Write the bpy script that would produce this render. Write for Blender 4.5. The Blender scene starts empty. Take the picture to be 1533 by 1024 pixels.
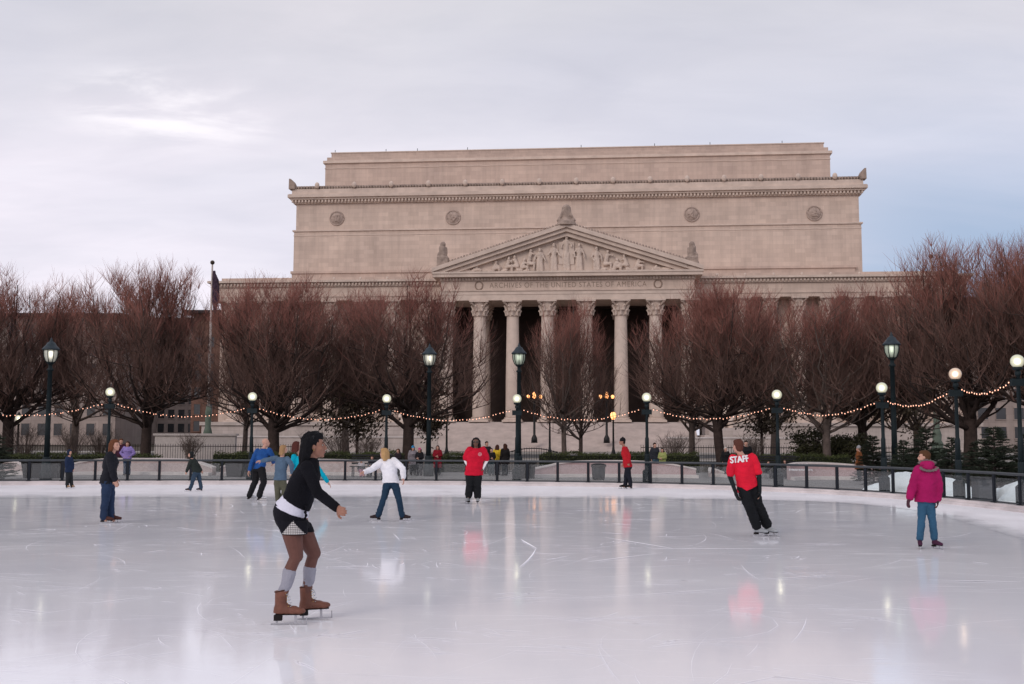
import bpy, math, random
from mathutils import Vector, Matrix, noise
from mathutils.bvhtree import BVHTree
R = math.radians
scene = bpy.context.scene
col = scene.collection
rnd = random.Random(7)
# ------------------------------------------------------------------ camera
FPX = 1600.0; EYE = 1.65; PITCH = R(5.107); ROLL = R(0.15)
cam_d = bpy.data.cameras.new('camera'); cam = bpy.data.objects.new('camera', cam_d); col.objects.link(cam)
cam_d.sensor_width = 36; cam_d.lens = FPX/1533*36; cam_d.clip_end = 9000; cam_d.clip_start = .05
cam.matrix_world = Matrix.Translation((0, 0, EYE)) @ Matrix.Rotation(R(90)+PITCH, 4, 'X') @ Matrix.Rotation(ROLL, 4, 'Z')
scene.camera = cam
CM = cam.matrix_world.to_3x3()
def ray(px, py): return CM @ Vector(((px-766.5)/FPX, (512-py)/FPX, -1))
def at(px, py, Y):
    d = ray(px, py); return Vector((0, 0, EYE)) + d*(Y/d.y)
def gp(px, py, z=0.):
    d = ray(px, py); return Vector((0, 0, EYE)) + d*((z-EYE)/d.z)
# ------------------------------------------------------------------ materials
def new_mat(name):
    m = bpy.data.materials.new(name); m.use_nodes = True
    nt = m.node_tree; return m, nt, nt.nodes['Principled BSDF']
def N(nt, t, **kw):
    n = nt.nodes.new(t)
    for k, v in kw.items():
        if k in n.inputs: n.inputs[k].default_value = v
        else: setattr(n, k, v)
    return n
def ramp(nt, src, stops):
    r = nt.nodes.new('ShaderNodeValToRGB'); nt.links.new(src, r.inputs[0])
    e = r.color_ramp.elements
    while len(e) < len(stops): e.new(.5)
    for q, (p, c) in zip(e, stops):
        q.position = p; q.color = (*c, 1) if len(c) == 3 else c
    return r
def mat(name, c, rough=.7, var=.25, scale=6., bump=.15, bscale=None, spec=.3, metal=0, emit=None, es=0):
    m, nt, b = new_mat(name); L = nt.links.new
    tc = N(nt, 'ShaderNodeTexCoord'); nz = N(nt, 'ShaderNodeTexNoise', Scale=scale, Detail=5., Roughness=.6)
    L(tc.outputs['Object'], nz.inputs['Vector'])
    lo = tuple(max(0, x*(1-var)) for x in c); hi = tuple(min(1, x*(1+var)) for x in c)
    r = ramp(nt, nz.outputs['Fac'], [(.3, lo), (.7, hi)]); L(r.outputs[0], b.inputs['Base Color'])
    b.inputs['Roughness'].default_value = rough; b.inputs['Metallic'].default_value = metal
    b.inputs['Specular IOR Level'].default_value = spec
    if bump:
        n2 = N(nt, 'ShaderNodeTexNoise', Scale=bscale or scale*4, Detail=3.); L(tc.outputs['Object'], n2.inputs['Vector'])
        bp = N(nt, 'ShaderNodeBump', Strength=bump, Distance=.02); L(n2.outputs['Fac'], bp.inputs['Height']); L(bp.outputs[0], b.inputs['Normal'])
    if emit:
        b.inputs['Emission Color'].default_value = (*emit, 1); b.inputs['Emission Strength'].default_value = es
    return m
def stone_mat(name, c1, c2, mortar, bw=1.5, bh=.62, dark=.0, rough=.85):
    m, nt, b = new_mat(name); L = nt.links.new
    tc = N(nt, 'ShaderNodeTexCoord'); sp = N(nt, 'ShaderNodeSeparateXYZ'); L(tc.outputs['Object'], sp.inputs[0])
    ad = N(nt, 'ShaderNodeMath', operation='ADD'); L(sp.outputs[0], ad.inputs[0]); L(sp.outputs[1], ad.inputs[1])
    cb = N(nt, 'ShaderNodeCombineXYZ'); L(ad.outputs[0], cb.inputs[0]); L(sp.outputs[2], cb.inputs[1])
    br = N(nt, 'ShaderNodeTexBrick', Scale=1., **{'Mortar Size': .012, 'Brick Width': bw, 'Row Height': bh, 'Bias': .0, 'Mortar Smooth': .3})
    L(cb.outputs[0], br.inputs['Vector'])
    br.inputs['Color1'].default_value = (*c1, 1); br.inputs['Color2'].default_value = (*c2, 1); br.inputs['Mortar'].default_value = (*mortar, 1)
    nz = N(nt, 'ShaderNodeTexNoise', Scale=.16, Detail=6., Roughness=.65); L(tc.outputs['Object'], nz.inputs['Vector'])
    r = ramp(nt, nz.outputs['Fac'], [(.3, (.86-dark, .86-dark, .87-dark)), (.7, (1.07, 1.06, 1.05))])
    mp = N(nt, 'ShaderNodeMapping'); mp.inputs['Scale'].default_value = (.9, .9, .07); L(tc.outputs['Object'], mp.inputs[0])
    n3 = N(nt, 'ShaderNodeTexNoise', Scale=1., Detail=5., Roughness=.7); L(mp.outputs[0], n3.inputs['Vector'])
    r3 = ramp(nt, n3.outputs['Fac'], [(.35, (.88, .88, .88)), (.6, (1.03, 1.03, 1.03))])
    mx = N(nt, 'ShaderNodeMix', data_type='RGBA', blend_type='MULTIPLY'); mx.inputs[0].default_value = 1
    L(br.outputs['Color'], mx.inputs[6]); L(r.outputs[0], mx.inputs[7])
    m2 = N(nt, 'ShaderNodeMix', data_type='RGBA', blend_type='MULTIPLY'); m2.inputs[0].default_value = 1
    L(mx.outputs[2], m2.inputs[6]); L(r3.outputs[0], m2.inputs[7])
    L(m2.outputs[2], b.inputs['Base Color']); b.inputs['Roughness'].default_value = rough; b.inputs['Specular IOR Level'].default_value = .2
    return m
M = {}
M['stone'] = stone_mat('limestone', (.67, .54, .46), (.58, .465, .395), (.52, .415, .35))
M['stone_top'] = stone_mat('limestone_attic', (.6, .475, .405), (.53, .415, .355), (.46, .36, .305))
M['trim'] = mat('limestone_trim', (.61, .5, .43), .85, .14, .7, .2, 3)
M['col'] = mat('column_stone', (.58, .475, .41), .8, .12, .8, .15, 3)
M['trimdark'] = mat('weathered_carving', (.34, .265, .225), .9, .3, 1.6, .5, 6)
M['podium'] = stone_mat('podium_stone', (.54, .47, .44), (.48, .42, .385), (.33, .28, .26), 1.6, .5)
M['steps'] = mat('step_stone', (.5, .43, .4), .85, .15, .8, .2, 3)
M['recess'] = mat('shaded_recess', (.045, .03, .026), .9, .3, .5, 0)  # darkened albedo stands in for shade inside the portico; also on wing panes
M['relief'] = mat('relief_stone', (.42, .33, .285), .9, .25, 3, .4, 8)
M['letters'] = mat('incised_letters', (.29, .215, .175), .9, .15, 3, 0)
M['bronze'] = mat('bronze_door', (.05, .032, .022), .5, .3, 2, .1)
M['granite'] = mat('pink_granite', (.44, .36, .345), .75, .14, 9, .1, 60)
M['granite_pink'] = mat('rose_granite', (.42, .31, .31), .7, .12, 9, .1, 60)
M['cap'] = mat('pale_wall_cap', (.58, .53, .51), .8, .1, 5, .1)
M['kerb'] = mat('kerb_stone', (.6, .55, .55), .6, .22, 1.1, .1, 30)
M['paving'] = mat('paving', (.2, .19, .185), .75, .2, 1.2, .1, 20)
M['soil'] = mat('winter_ground', (.07, .055, .04), .95, .35, .8, .3)
M['asphalt'] = mat('asphalt', (.05, .05, .052), .85, .2, 2, .1)
M['sidewalk'] = mat('sidewalk', (.3, .28, .26), .85, .15, 1.5, .1)
M['paint'] = mat('road_paint', (.7, .7, .68), .7, .1, 4, 0)
M['iron'] = mat('green_iron', (.008, .015, .018), .6, .25, 5, .05, spec=.2)
M['rail'] = mat('dark_rail', (.045, .052, .06), .45, .15, 5, 0, spec=.5, metal=.3)
M['post'] = mat('post_metal', (.009, .012, .018), .6, .2, 5, 0, spec=.2)
M['lantern_roof'] = mat('lantern_copper', (.02, .032, .042), .5, .3, 8, .1)
M['black'] = mat('black_metal', (.012, .012, .013), .5, .2, 5, 0)
M['bark'] = mat('bark', (.045, .031, .027), .95, .35, 5, .6, 20)
M['barkpale'] = mat('pale_bark', (.11, .085, .075), .95, .3, 5, .5, 20)
M['twig'] = mat('red_twigs', (.27, .115, .092), .9, .3, .7, 0)
M['twigdark'] = mat('brown_twigs', (.13, .077, .063), .9, .3, .7, 0)
M['hedge'] = mat('hedge_leaf', (.05, .062, .018), .7, .5, 1.6, 0)
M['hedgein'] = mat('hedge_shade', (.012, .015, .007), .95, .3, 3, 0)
M['spruce'] = mat('spruce_needle', (.026, .036, .022), .8, .5, 2.5, 0)
M['olive'] = mat('evergreen_leaf', (.045, .045, .02), .6, .5, 1.3, 0)
M['olivebrown'] = mat('dull_leaf', (.06, .045, .028), .7, .45, 1.3, 0)
M['snow'] = mat('snow', (.78, .84, .86), .8, .06, 2, .6, 5)
M['white'] = mat('white_paint', (.75, .75, .74), .6, .06, 3, 0)
M['concrete'] = stone_mat('concrete', (.42, .35, .32), (.36, .3, .275), (.24, .2, .18), 3, 1.6)
M['brick'] = stone_mat('brick', (.2, .115, .09), (.16, .09, .07), (.1, .06, .05), .8, .3)
M['roofdark'] = mat('dark_roof', (.022, .02, .024), .8, .2, 2, 0)
M['window'] = mat('window_glass', (.03, .034, .04), .15, .2, .5, 0, spec=.6)
M['gold'] = mat('gilt', (.5, .33, .1), .35, .1, 3, 0, metal=.8)
M['flag'] = mat('flag_cloth', (.05, .03, .05), .9, .4, 3, .2)
M['signage'] = mat('white_lettering', (.75, .74, .76), .7, .03, 3, 0)
M['bulb'] = mat('bulb', (1, .7, .5), .5, 0, 1, 0, emit=(1, .42, .27), es=1.7)
M['lampwarm'] = mat('sodium_globe', (1, .6, .3), .5, 0, 1, 0, emit=(1, .38, .12), es=2.2)
M['globe_off'] = mat('dull_globe', (.22, .14, .11), .4, .1, 2, 0)
def lamp_glass(name, base, em, es, s=9):
    m, nt, b = new_mat(name); L = nt.links.new
    lw = N(nt, 'ShaderNodeLayerWeight', Blend=.45)
    r = ramp(nt, lw.outputs['Facing'], [(0, em), (.04, tuple(x*.3 for x in em)), (.14, tuple(x*.07 for x in em)), (.5, tuple(x*.03 for x in em)), (1, tuple(x*.01 for x in em))])
    L(r.outputs[0], b.inputs['Emission Color']); b.inputs['Emission Strength'].default_value = es
    b.inputs['Base Color'].default_value = (*base, 1); b.inputs['Roughness'].default_value = .2
    return m
M['globe'] = lamp_glass('globe_glass', (.45, .48, .36), (1, .93, .66), 7)
M['globe_pink'] = lamp_glass('globe_glass_amber', (.5, .38, .3), (1, .72, .48), 7)
M['lantern'] = lamp_glass('lantern_glass', (.36, .38, .34), (1, .93, .72), 2.2)
M['lantern_dim'] = lamp_glass('lantern_glass_dim', (.4, .47, .38), (.7, .8, .6), 1.1)
# glass panels
m, nt, b = new_mat('rail_glass'); L = nt.links.new
tr = N(nt, 'ShaderNodeBsdfTransparent'); tr.inputs[0].default_value = (.93, .95, .95, 1)
gl = N(nt, 'ShaderNodeBsdfGlossy', Roughness=.03); fr = N(nt, 'ShaderNodeLayerWeight', Blend=.5); fp = ramp(nt, fr.outputs['Facing'], [(0, (.03,)*3), (.6, (.06,)*3), (.85, (.22,)*3), (1, (.8,)*3)])
mx = N(nt, 'ShaderNodeMixShader'); L(fp.outputs[0], mx.inputs[0]); L(tr.outputs[0], mx.inputs[1]); L(gl.outputs[0], mx.inputs[2])
df = N(nt, 'ShaderNodeBsdfDiffuse'); df.inputs[0].default_value = (.6, .63, .66, 1)
m2 = N(nt, 'ShaderNodeMixShader'); m2.inputs[0].default_value = .035; L(mx.outputs[0], m2.inputs[1]); L(df.outputs[0], m2.inputs[2])
L(m2.outputs[0], nt.nodes['Material Output'].inputs[0]); M['glass'] = m
# ice
def ice_mat(name, c_lo, c_hi, rough, spec, frost, into=None):
    m, nt, b = into or new_mat(name); L = nt.links.new
    tc = N(nt, 'ShaderNodeTexCoord')
    n1 = N(nt, 'ShaderNodeTexNoise', Scale=.22, Detail=7., Roughness=.62, Distortion=.6); L(tc.outputs['Object'], n1.inputs['Vector'])
    r1 = ramp(nt, n1.outputs['Fac'], [(.36, c_lo), (.62, c_hi)])
    cur = r1.outputs[0]; hs = None
    for k, (rot, sc, st, lo, hi, am) in enumerate([(20, (.9, 16, 1), 1.1, .66, .73, .32), (-35, (.7, 13, 1), 1.3, .67, .73, .3), (75, (.8, 15, 1), 1.0, .67, .73, .25), (3, (.5, 7, 1), .9, .64, .74, .28), (-8, (1.5, 26, 1), 1.2, .66, .76, .2)]):
        mp = N(nt, 'ShaderNodeMapping'); mp.inputs['Rotation'].default_value = (0, 0, R(rot)); mp.inputs['Scale'].default_value = sc
        dn = N(nt, 'ShaderNodeTexNoise', Scale=.12, Detail=2.); L(tc.outputs['Object'], dn.inputs['Vector'])
        va = N(nt, 'ShaderNodeVectorMath', operation='MULTIPLY_ADD'); va.inputs[1].default_value = (2.2, 2.2, 0)
        L(dn.outputs['Color'], va.inputs[0]); L(tc.outputs['Object'], va.inputs[2]); L(va.outputs[0], mp.inputs[0])
        nz = N(nt, 'ShaderNodeTexNoise', Scale=st, Detail=3., Roughness=.55); L(mp.outputs[0], nz.inputs['Vector'])
        rr = ramp(nt, nz.outputs['Fac'], [(lo, (0, 0, 0)), (hi, (am, am, am))])
        mxx = N(nt, 'ShaderNodeMix', data_type='RGBA'); L(rr.outputs[0], mxx.inputs[0]); L(cur, mxx.inputs[6]); mxx.inputs[7].default_value = (.95, .94, .96, 1)
        cur = mxx.outputs[2]
        if hs is None: hs = rr.outputs[0]
        else:
            ad = N(nt, 'ShaderNodeMix', data_type='RGBA', blend_type='ADD'); ad.inputs[0].default_value = 1; L(hs, ad.inputs[6]); L(rr.outputs[0], ad.inputs[7]); hs = ad.outputs[2]
    L(cur, b.inputs['Base Color'])
    n2 = N(nt, 'ShaderNodeTexNoise', Scale=.9, Detail=5., Roughness=.7); L(tc.outputs['Object'], n2.inputs['Vector'])
    r2 = ramp(nt, n2.outputs['Fac'], [(.35, (rough*.75,)*3), (.7, (rough*1.45,)*3)])
    ad = N(nt, 'ShaderNodeMix', data_type='RGBA', blend_type='ADD'); ad.inputs[0].default_value = .55; L(r2.outputs[0], ad.inputs[6]); L(hs, ad.inputs[7])
    L(ad.outputs[2], b.inputs['Roughness'])
    b.inputs['IOR'].default_value = 1.31; b.inputs['Specular IOR Level'].default_value = spec
    n3 = N(nt, 'ShaderNodeTexNoise', Scale=1.6, Detail=4., Roughness=.5); L(tc.outputs['Object'], n3.inputs['Vector'])
    bp = N(nt, 'ShaderNodeBump', Strength=.08 if not frost else .4, Distance=.012); L(n3.outputs['Fac'], bp.inputs['Height']); L(bp.outputs[0], b.inputs['Normal'])
    return m
M['ice'] = ice_mat('rink_ice', (.88, .88, .935), (.96, .96, 1.), .08, .46, False)
rm, nt, b0 = new_mat('frosted_ice'); b1 = nt.nodes.new('ShaderNodeBsdfPrincipled'); L = nt.links.new
ice_mat('', (.88, .88, .935), (.96, .96, 1.), .08, .46, False, (rm, nt, b0)); ice_mat('', (.8, .78, .81), (.88, .86, .89), .42, .22, True, (rm, nt, b1))
at_ = N(nt, 'ShaderNodeAttribute', attribute_name='edge'); tc = N(nt, 'ShaderNodeTexCoord'); nz = N(nt, 'ShaderNodeTexNoise', Scale=.7, Detail=6., Roughness=.7); L(tc.outputs['Object'], nz.inputs['Vector'])
ma = N(nt, 'ShaderNodeMath', operation='MULTIPLY_ADD'); ma.inputs[1].default_value = .5; L(nz.outputs['Fac'], ma.inputs[0]); L(at_.outputs['Fac'], ma.inputs[2])
re_ = ramp(nt, ma.outputs[0], [(.26, (0, 0, 0)), (.46, (.75,)*3), (.75, (1, 1, 1))]); mxs = nt.nodes.new('ShaderNodeMixShader'); L(re_.outputs[0], mxs.inputs[0]); L(b0.outputs[0], mxs.inputs[1]); L(b1.outputs[0], mxs.inputs[2]); L(mxs.outputs[0], nt.nodes['Material Output'].inputs[0]); M['rim'] = rm
M['mark'] = mat('shaved_ice', (.93, .92, .95), .9, .04, 3, 0, spec=.1)
# ------------------------------------------------------------------ mesh helpers
class MB:
    def __init__(s): s.v = []; s.f = []; s.o = Vector((0, 0, 0))
    def add(s, vs, fs):
        n = len(s.v); s.v += [tuple(v) for v in vs]; s.f += [tuple(i+n for i in f) for f in fs]; return s
    def box(s, c, d, rot=0, taper=1.):
        c = Vector(c); cx, cy, cz = d[0]/2, d[1]/2, d[2]/2; ca, sa = math.cos(rot), math.sin(rot); vs = []
        for z, t in ((-cz, 1), (cz, taper)):
            for x, y in ((-cx, -cy), (cx, -cy), (cx, cy), (-cx, cy)):
                x *= t; y *= t; vs.append(c+Vector((x*ca-y*sa, x*sa+y*ca, z)))
        return s.add(vs, [(3, 2, 1, 0), (4, 5, 6, 7), (0, 1, 5, 4), (1, 2, 6, 5), (2, 3, 7, 6), (3, 0, 4, 7)])
    def b2(s, a, b): return s.box([(p+q)/2 for p, q in zip(a, b)], [abs(q-p) for p, q in zip(a, b)])
    def tube(s, pts, rad, n=8, cap=True):
        pts = [Vector(p) for p in pts]; k = len(pts)
        if not hasattr(rad, '__len__'): rad = [rad]*k
        t0 = (pts[1]-pts[0]).normalized(); a = Vector((0, 0, 1)) if abs(t0.z) < .9 else Vector((1, 0, 0))
        u = t0.cross(a).normalized(); vs = []
        for i, p in enumerate(pts):
            t = (pts[min(i+1, k-1)]-pts[max(i-1, 0)]).normalized()
            u = (u-t*u.dot(t)).normalized(); w = t.cross(u)
            for j in range(n):
                an = 2*math.pi*j/n; vs.append(p+(u*math.cos(an)+w*math.sin(an))*rad[i])
        fs = [(i*n+j, i*n+(j+1) % n, (i+1)*n+(j+1) % n, (i+1)*n+j) for i in range(k-1) for j in range(n)]
        if cap: fs += [tuple(reversed(range(n))), tuple(range((k-1)*n, k*n))]
        return s.add(vs, fs)
    def lathe(s, c, prof, n=16, flute=0):
        c = Vector(c); vs = []
        for r, z in prof:
            for j in range(n):
                an = 2*math.pi*j/n; q = r*(1-flute if j % 2 else 1); vs.append(c+Vector((q*math.cos(an), q*math.sin(an), z)))
        k = len(prof); fs = [(i*n+j, i*n+(j+1) % n, (i+1)*n+(j+1) % n, (i+1)*n+j) for i in range(k-1) for j in range(n)]
        fs += [tuple(reversed(range(n))), tuple(range((k-1)*n, k*n))]
        return s.add(vs, fs)
    def prism(s, poly, y0, y1):      # poly in (x,z), counter-clockwise seen from -y
        n = len(poly); vs = [(x, y0, z) for x, z in poly]+[(x, y1, z) for x, z in poly]
        return s.add(vs, [tuple(range(n)), tuple(reversed(range(n, 2*n)))]+[(i+n, (i+1) % n+n, (i+1) % n, i) for i in range(n)])
    def ell(s, c, r, ax=None, n=12, m=8):
        c = Vector(c)
        if ax is None: ax = (Vector((1, 0, 0)), Vector((0, 1, 0)), Vector((0, 0, 1)))
        vs = [c-ax[2]*r[2]]
        for i in range(1, m):
            ph = -math.pi/2+math.pi*i/m
            for j in range(n):
                an = 2*math.pi*j/n
                vs.append(c+ax[0]*(r[0]*math.cos(ph)*math.cos(an))+ax[1]*(r[1]*math.cos(ph)*math.sin(an))+ax[2]*(r[2]*math.sin(ph)))
        vs.append(c+ax[2]*r[2]); t = len(vs)-1
        fs = [(0, 1+(j+1) % n, 1+j) for j in range(n)]
        fs += [(1+i*n+j, 1+i*n+(j+1) % n, 1+(i+1)*n+(j+1) % n, 1+(i+1)*n+j) for i in range(m-2) for j in range(n)]
        fs += [(t, 1+(m-2)*n+j, 1+(m-2)*n+(j+1) % n) for j in range(n)]
        return s.add(vs, fs)
    def cap(s, p0, r0, p1, r1, n=12):
        p0 = Vector(p0); p1 = Vector(p1); d = p1-p0; ln = d.length
        if ln < 1e-5: return s.ell(p0, (r0, r0, r0))
        t = d/ln; pts = []; rr = []
        for k in range(4):
            a = math.pi/2*(1-k/4); pts.append(p0-t*(r0*math.sin(a))); rr.append(max(r0*math.cos(a), r0*.02))
        pts.append(p0); rr.append(r0); pts.append(p1); rr.append(r1)
        for k in range(1, 5):
            a = math.pi/2*k/4; pts.append(p1+t*(r1*math.sin(a))); rr.append(max(r1*math.cos(a), r1*.02))
        return s.tube(pts, rr, n)
    def loft(s, rings, n=20):       # rings: (centre, lateral axis, forward axis, rx, ry)
        vs = []
        for c, l, f, a, b in rings:
            for j in range(n):
                an = 2*math.pi*j/n; vs.append(Vector(c)+l*(a*math.cos(an))+f*(b*math.sin(an)))
        k = len(rings); fs = [(i*n+j, i*n+(j+1) % n, (i+1)*n+(j+1) % n, (i+1)*n+j) for i in range(k-1) for j in range(n)]
        fs += [tuple(reversed(range(n))), tuple(range((k-1)*n, k*n))]
        return s.add(vs, fs)
    def mesh(s, name, mt, smooth=False):
        me = bpy.data.meshes.new(name); me.from_pydata([(v[0]-s.o.x, v[1]-s.o.y, v[2]-s.o.z) for v in s.v], [], s.f)
        if mt: me.materials.append(M[mt] if isinstance(mt, str) else mt)
        if smooth: me.polygons.foreach_set('use_smooth', [True]*len(me.polygons))
        me.update(); return me
    def build(s, name, mt, parent=None, smooth=False, loc=None):
        o = bpy.data.objects.new(name, s.mesh(name, mt, smooth)); col.objects.link(o)
        if parent: o.parent = parent
        if loc is not None: o.location = loc
        return o
def tag(o, label=None, cat=None, group=None, kind=None):
    for k, v in (('label', label), ('category', cat), ('group', group), ('kind', kind)):
        if v: o[k] = v
    return o
def empty(name, loc, rz=0, label=None, cat=None, group=None):
    o = bpy.data.objects.new(name, None); o.empty_display_size = .2; col.objects.link(o); o.location = loc; o.rotation_euler = (0, 0, rz)
    return tag(o, label, cat, group)
def copy_tree(o, parent=None):
    c = o.copy(); col.objects.link(c)
    if parent: c.parent = parent
    for ch in [x for x in col.objects if x.parent == o]: copy_tree(ch, c)
    return c
def remesh(mb, name, mt, parent, vox, it=4, wr=0., wsc=9., streak=None):
    me = mb.mesh('tmp', None); o = bpy.data.objects.new('tmp', me); col.objects.link(o)
    md = o.modifiers.new('r', 'REMESH'); md.mode = 'VOXEL'; md.voxel_size = vox
    sm = o.modifiers.new('s', 'SMOOTH'); sm.factor = .5; sm.iterations = it
    dg = bpy.context.evaluated_depsgraph_get(); ev = o.evaluated_get(dg)
    out = bpy.data.meshes.new_from_object(ev, depsgraph=dg)
    bpy.data.objects.remove(o); bpy.data.meshes.remove(me)
    if wr:
        nr = [v.normal.copy() for v in out.vertices]
        for v, n_ in zip(out.vertices, nr):
            q = Vector(v.co)*wsc
            if streak is not None: q = Vector((q.x*3, q.y*3, q.z*.5))
            else: q = Vector((q.x, q.y, q.z*1.8))
            v.co = v.co+n_*(wr*(noise.noise(q)+.5*noise.noise(q*2.3)))
    out.name = name; out.materials.append(M[mt] if isinstance(mt, str) else mt)
    out.polygons.foreach_set('use_smooth', [True]*len(out.polygons)); out.update()
    o = bpy.data.objects.new(name, out); col.objects.link(o)
    if parent: o.parent = parent
    return o
def text_mesh(body, size, spacing=1.):
    c = bpy.data.curves.new('t', 'FONT'); c.body = body; c.size = size; c.align_x = 'CENTER'; c.align_y = 'CENTER'; c.space_character = spacing
    o = bpy.data.objects.new('t', c); col.objects.link(o); dg = bpy.context.evaluated_depsgraph_get()
    me = bpy.data.meshes.new_from_object(o.evaluated_get(dg), depsgraph=dg); bpy.data.objects.remove(o)
    return me
# ------------------------------------------------------------------ sky and light
SUN_EL, SUN_AZ = R(28), R(215)      # behind and to the left of the camera
w = bpy.data.worlds.new('World'); scene.world = w; w.use_nodes = True; nt = w.node_tree; nt.nodes.clear(); L = nt.links.new
sky = N(nt, 'ShaderNodeTexSky'); sky.sky_type = 'NISHITA'; sky.sun_disc = False; sky.sun_elevation = SUN_EL; sky.sun_rotation = SUN_AZ
bg1 = N(nt, 'ShaderNodeBackground', Strength=.09); L(sky.outputs[0], bg1.inputs[0])
tc = N(nt, 'ShaderNodeTexCoord'); sp = N(nt, 'ShaderNodeSeparateXYZ'); L(tc.outputs['Generated'], sp.inputs[0])
def mth(op, a, b=None, c=None):
    n = N(nt, 'ShaderNodeMath', operation=op)
    for i, x in enumerate((a, b, c)):
        if x is None: continue
        if isinstance(x, (int, float)): n.inputs[i].default_value = x
        else: L(x, n.inputs[i])
    return n.outputs[0]
zc = mth('MAXIMUM', sp.outputs[2], 0.); den = mth('ADD', zc, .16)
cb = N(nt, 'ShaderNodeCombineXYZ'); L(mth('DIVIDE', sp.outputs[0], den), cb.inputs[0]); L(mth('DIVIDE', sp.outputs[1], den), cb.inputs[1])
mp = N(nt, 'ShaderNodeMapping'); mp.inputs['Rotation'].default_value = (0, 0, R(-24)); mp.inputs['Scale'].default_value = (.75, 1.5, 1); mp.inputs['Location'].default_value = (3.2, 1.4, 0); L(cb.outputs[0], mp.inputs[0])
nz = N(nt, 'ShaderNodeTexNoise', Scale=.9, Detail=8., Roughness=.52, Distortion=.5); L(mp.outputs[0], nz.inputs['Vector'])
nf = N(nt, 'ShaderNodeTexNoise', Scale=3.4, Detail=6., Roughness=.55, Distortion=.4); L(mp.outputs[0], nf.inputs['Vector'])
cl = ramp(nt, nz.outputs['Fac'], [(.3, (.55, .55, .605)), (.5, (.615, .605, .64)), (.7, (.7, .67, .7))])
elr = ramp(nt, zc, [(0, (1.25, 1.17, 1.2)), (.1, (1.22, 1.17, 1.22)), (.22, (1.1, 1.08, 1.13)), (.4, (.93, .93, .94)), (1, (.95, .95, .98))])
m1 = N(nt, 'ShaderNodeMix', data_type='RGBA', blend_type='MULTIPLY'); m1.inputs[0].default_value = 1; L(cl.outputs[0], m1.inputs[6]); L(elr.outputs[0], m1.inputs[7])
fr_ = ramp(nt, nf.outputs['Fac'], [(.35, (.955, .955, .965)), (.65, (1.035, 1.03, 1.03))])
m1b = N(nt, 'ShaderNodeMix', data_type='RGBA', blend_type='MULTIPLY'); m1b.inputs[0].default_value = 1; L(m1.outputs[2], m1b.inputs[6]); L(fr_.outputs[0], m1b.inputs[7])
# blue-grey break in the cloud, low on the right
def smooth(x, a, b_):
    n = N(nt, 'ShaderNodeMapRange', interpolation_type='SMOOTHSTEP'); L(x, n.inputs[0]); n.inputs[1].default_value = a; n.inputs[2].default_value = b_; return n.outputs[0]
azx = mth('DIVIDE', sp.outputs[0], mth('MAXIMUM', sp.outputs[1], .05))
wob = mth('MULTIPLY_ADD', nz.outputs['Fac'], .5, -.25); azw = mth('ADD', azx, wob); zw = mth('MULTIPLY_ADD', wob, .35, sp.outputs[2])
bm = mth('MULTIPLY', mth('MULTIPLY', smooth(azw, -.02, .46), mth('SUBTRACT', 1., smooth(zw, .14, .36))), smooth(sp.outputs[1], .0, .2))
m3 = N(nt, 'ShaderNodeMix', data_type='RGBA'); L(mth('MULTIPLY', bm, .92), m3.inputs[0]); L(m1b.outputs[2], m3.inputs[6]); m3.inputs[7].default_value = (.27, .37, .53, 1)
# bright patch low on the left
dx = mth('SUBTRACT', azx, -.33); dz = mth('SUBTRACT', sp.outputs[2], .285)
dd = mth('ADD', mth('MULTIPLY', mth('MULTIPLY', dx, dx), .35), mth('MULTIPLY', mth('MULTIPLY', dz, dz), 4.))
pm = mth('MULTIPLY', mth('SUBTRACT', 1., smooth(dd, .0, .006)), smooth(nf.outputs['Fac'], .42, .62))
m4 = N(nt, 'ShaderNodeMix', data_type='RGBA'); L(mth('MULTIPLY', pm, .6), m4.inputs[0]); L(m3.outputs[2], m4.inputs[6]); m4.inputs[7].default_value = (1, .95, .97, 1)
bg2 = N(nt, 'ShaderNodeBackground', Strength=1.29); L(m4.outputs[2], bg2.inputs[0])
ms = N(nt, 'ShaderNodeMixShader'); ms.inputs[0].default_value = .9; L(bg1.outputs[0], ms.inputs[1]); L(bg2.outputs[0], ms.inputs[2])
wo = N(nt, 'ShaderNodeOutputWorld'); L(ms.outputs[0], wo.inputs[0])
sd = bpy.data.lights.new('sun', 'SUN'); sd.energy = .95; sd.angle = R(22); sd.color = (1, .88, .8)
so = bpy.data.objects.new('sun', sd); col.objects.link(so)
sv = Vector((math.sin(SUN_AZ)*math.cos(SUN_EL), math.cos(SUN_AZ)*math.cos(SUN_EL), math.sin(SUN_EL)))
so.rotation_euler = sv.to_track_quat('Z', 'Y').to_euler(); so.location = sv*50
scene.view_settings.view_transform = 'Standard'; scene.view_settings.look = 'None'; scene.view_settings.exposure = 0
scene.cycles.max_bounces = 5; scene.cycles.transparent_max_bounces = 10; scene.cycles.caustics_reflective = False
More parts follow.
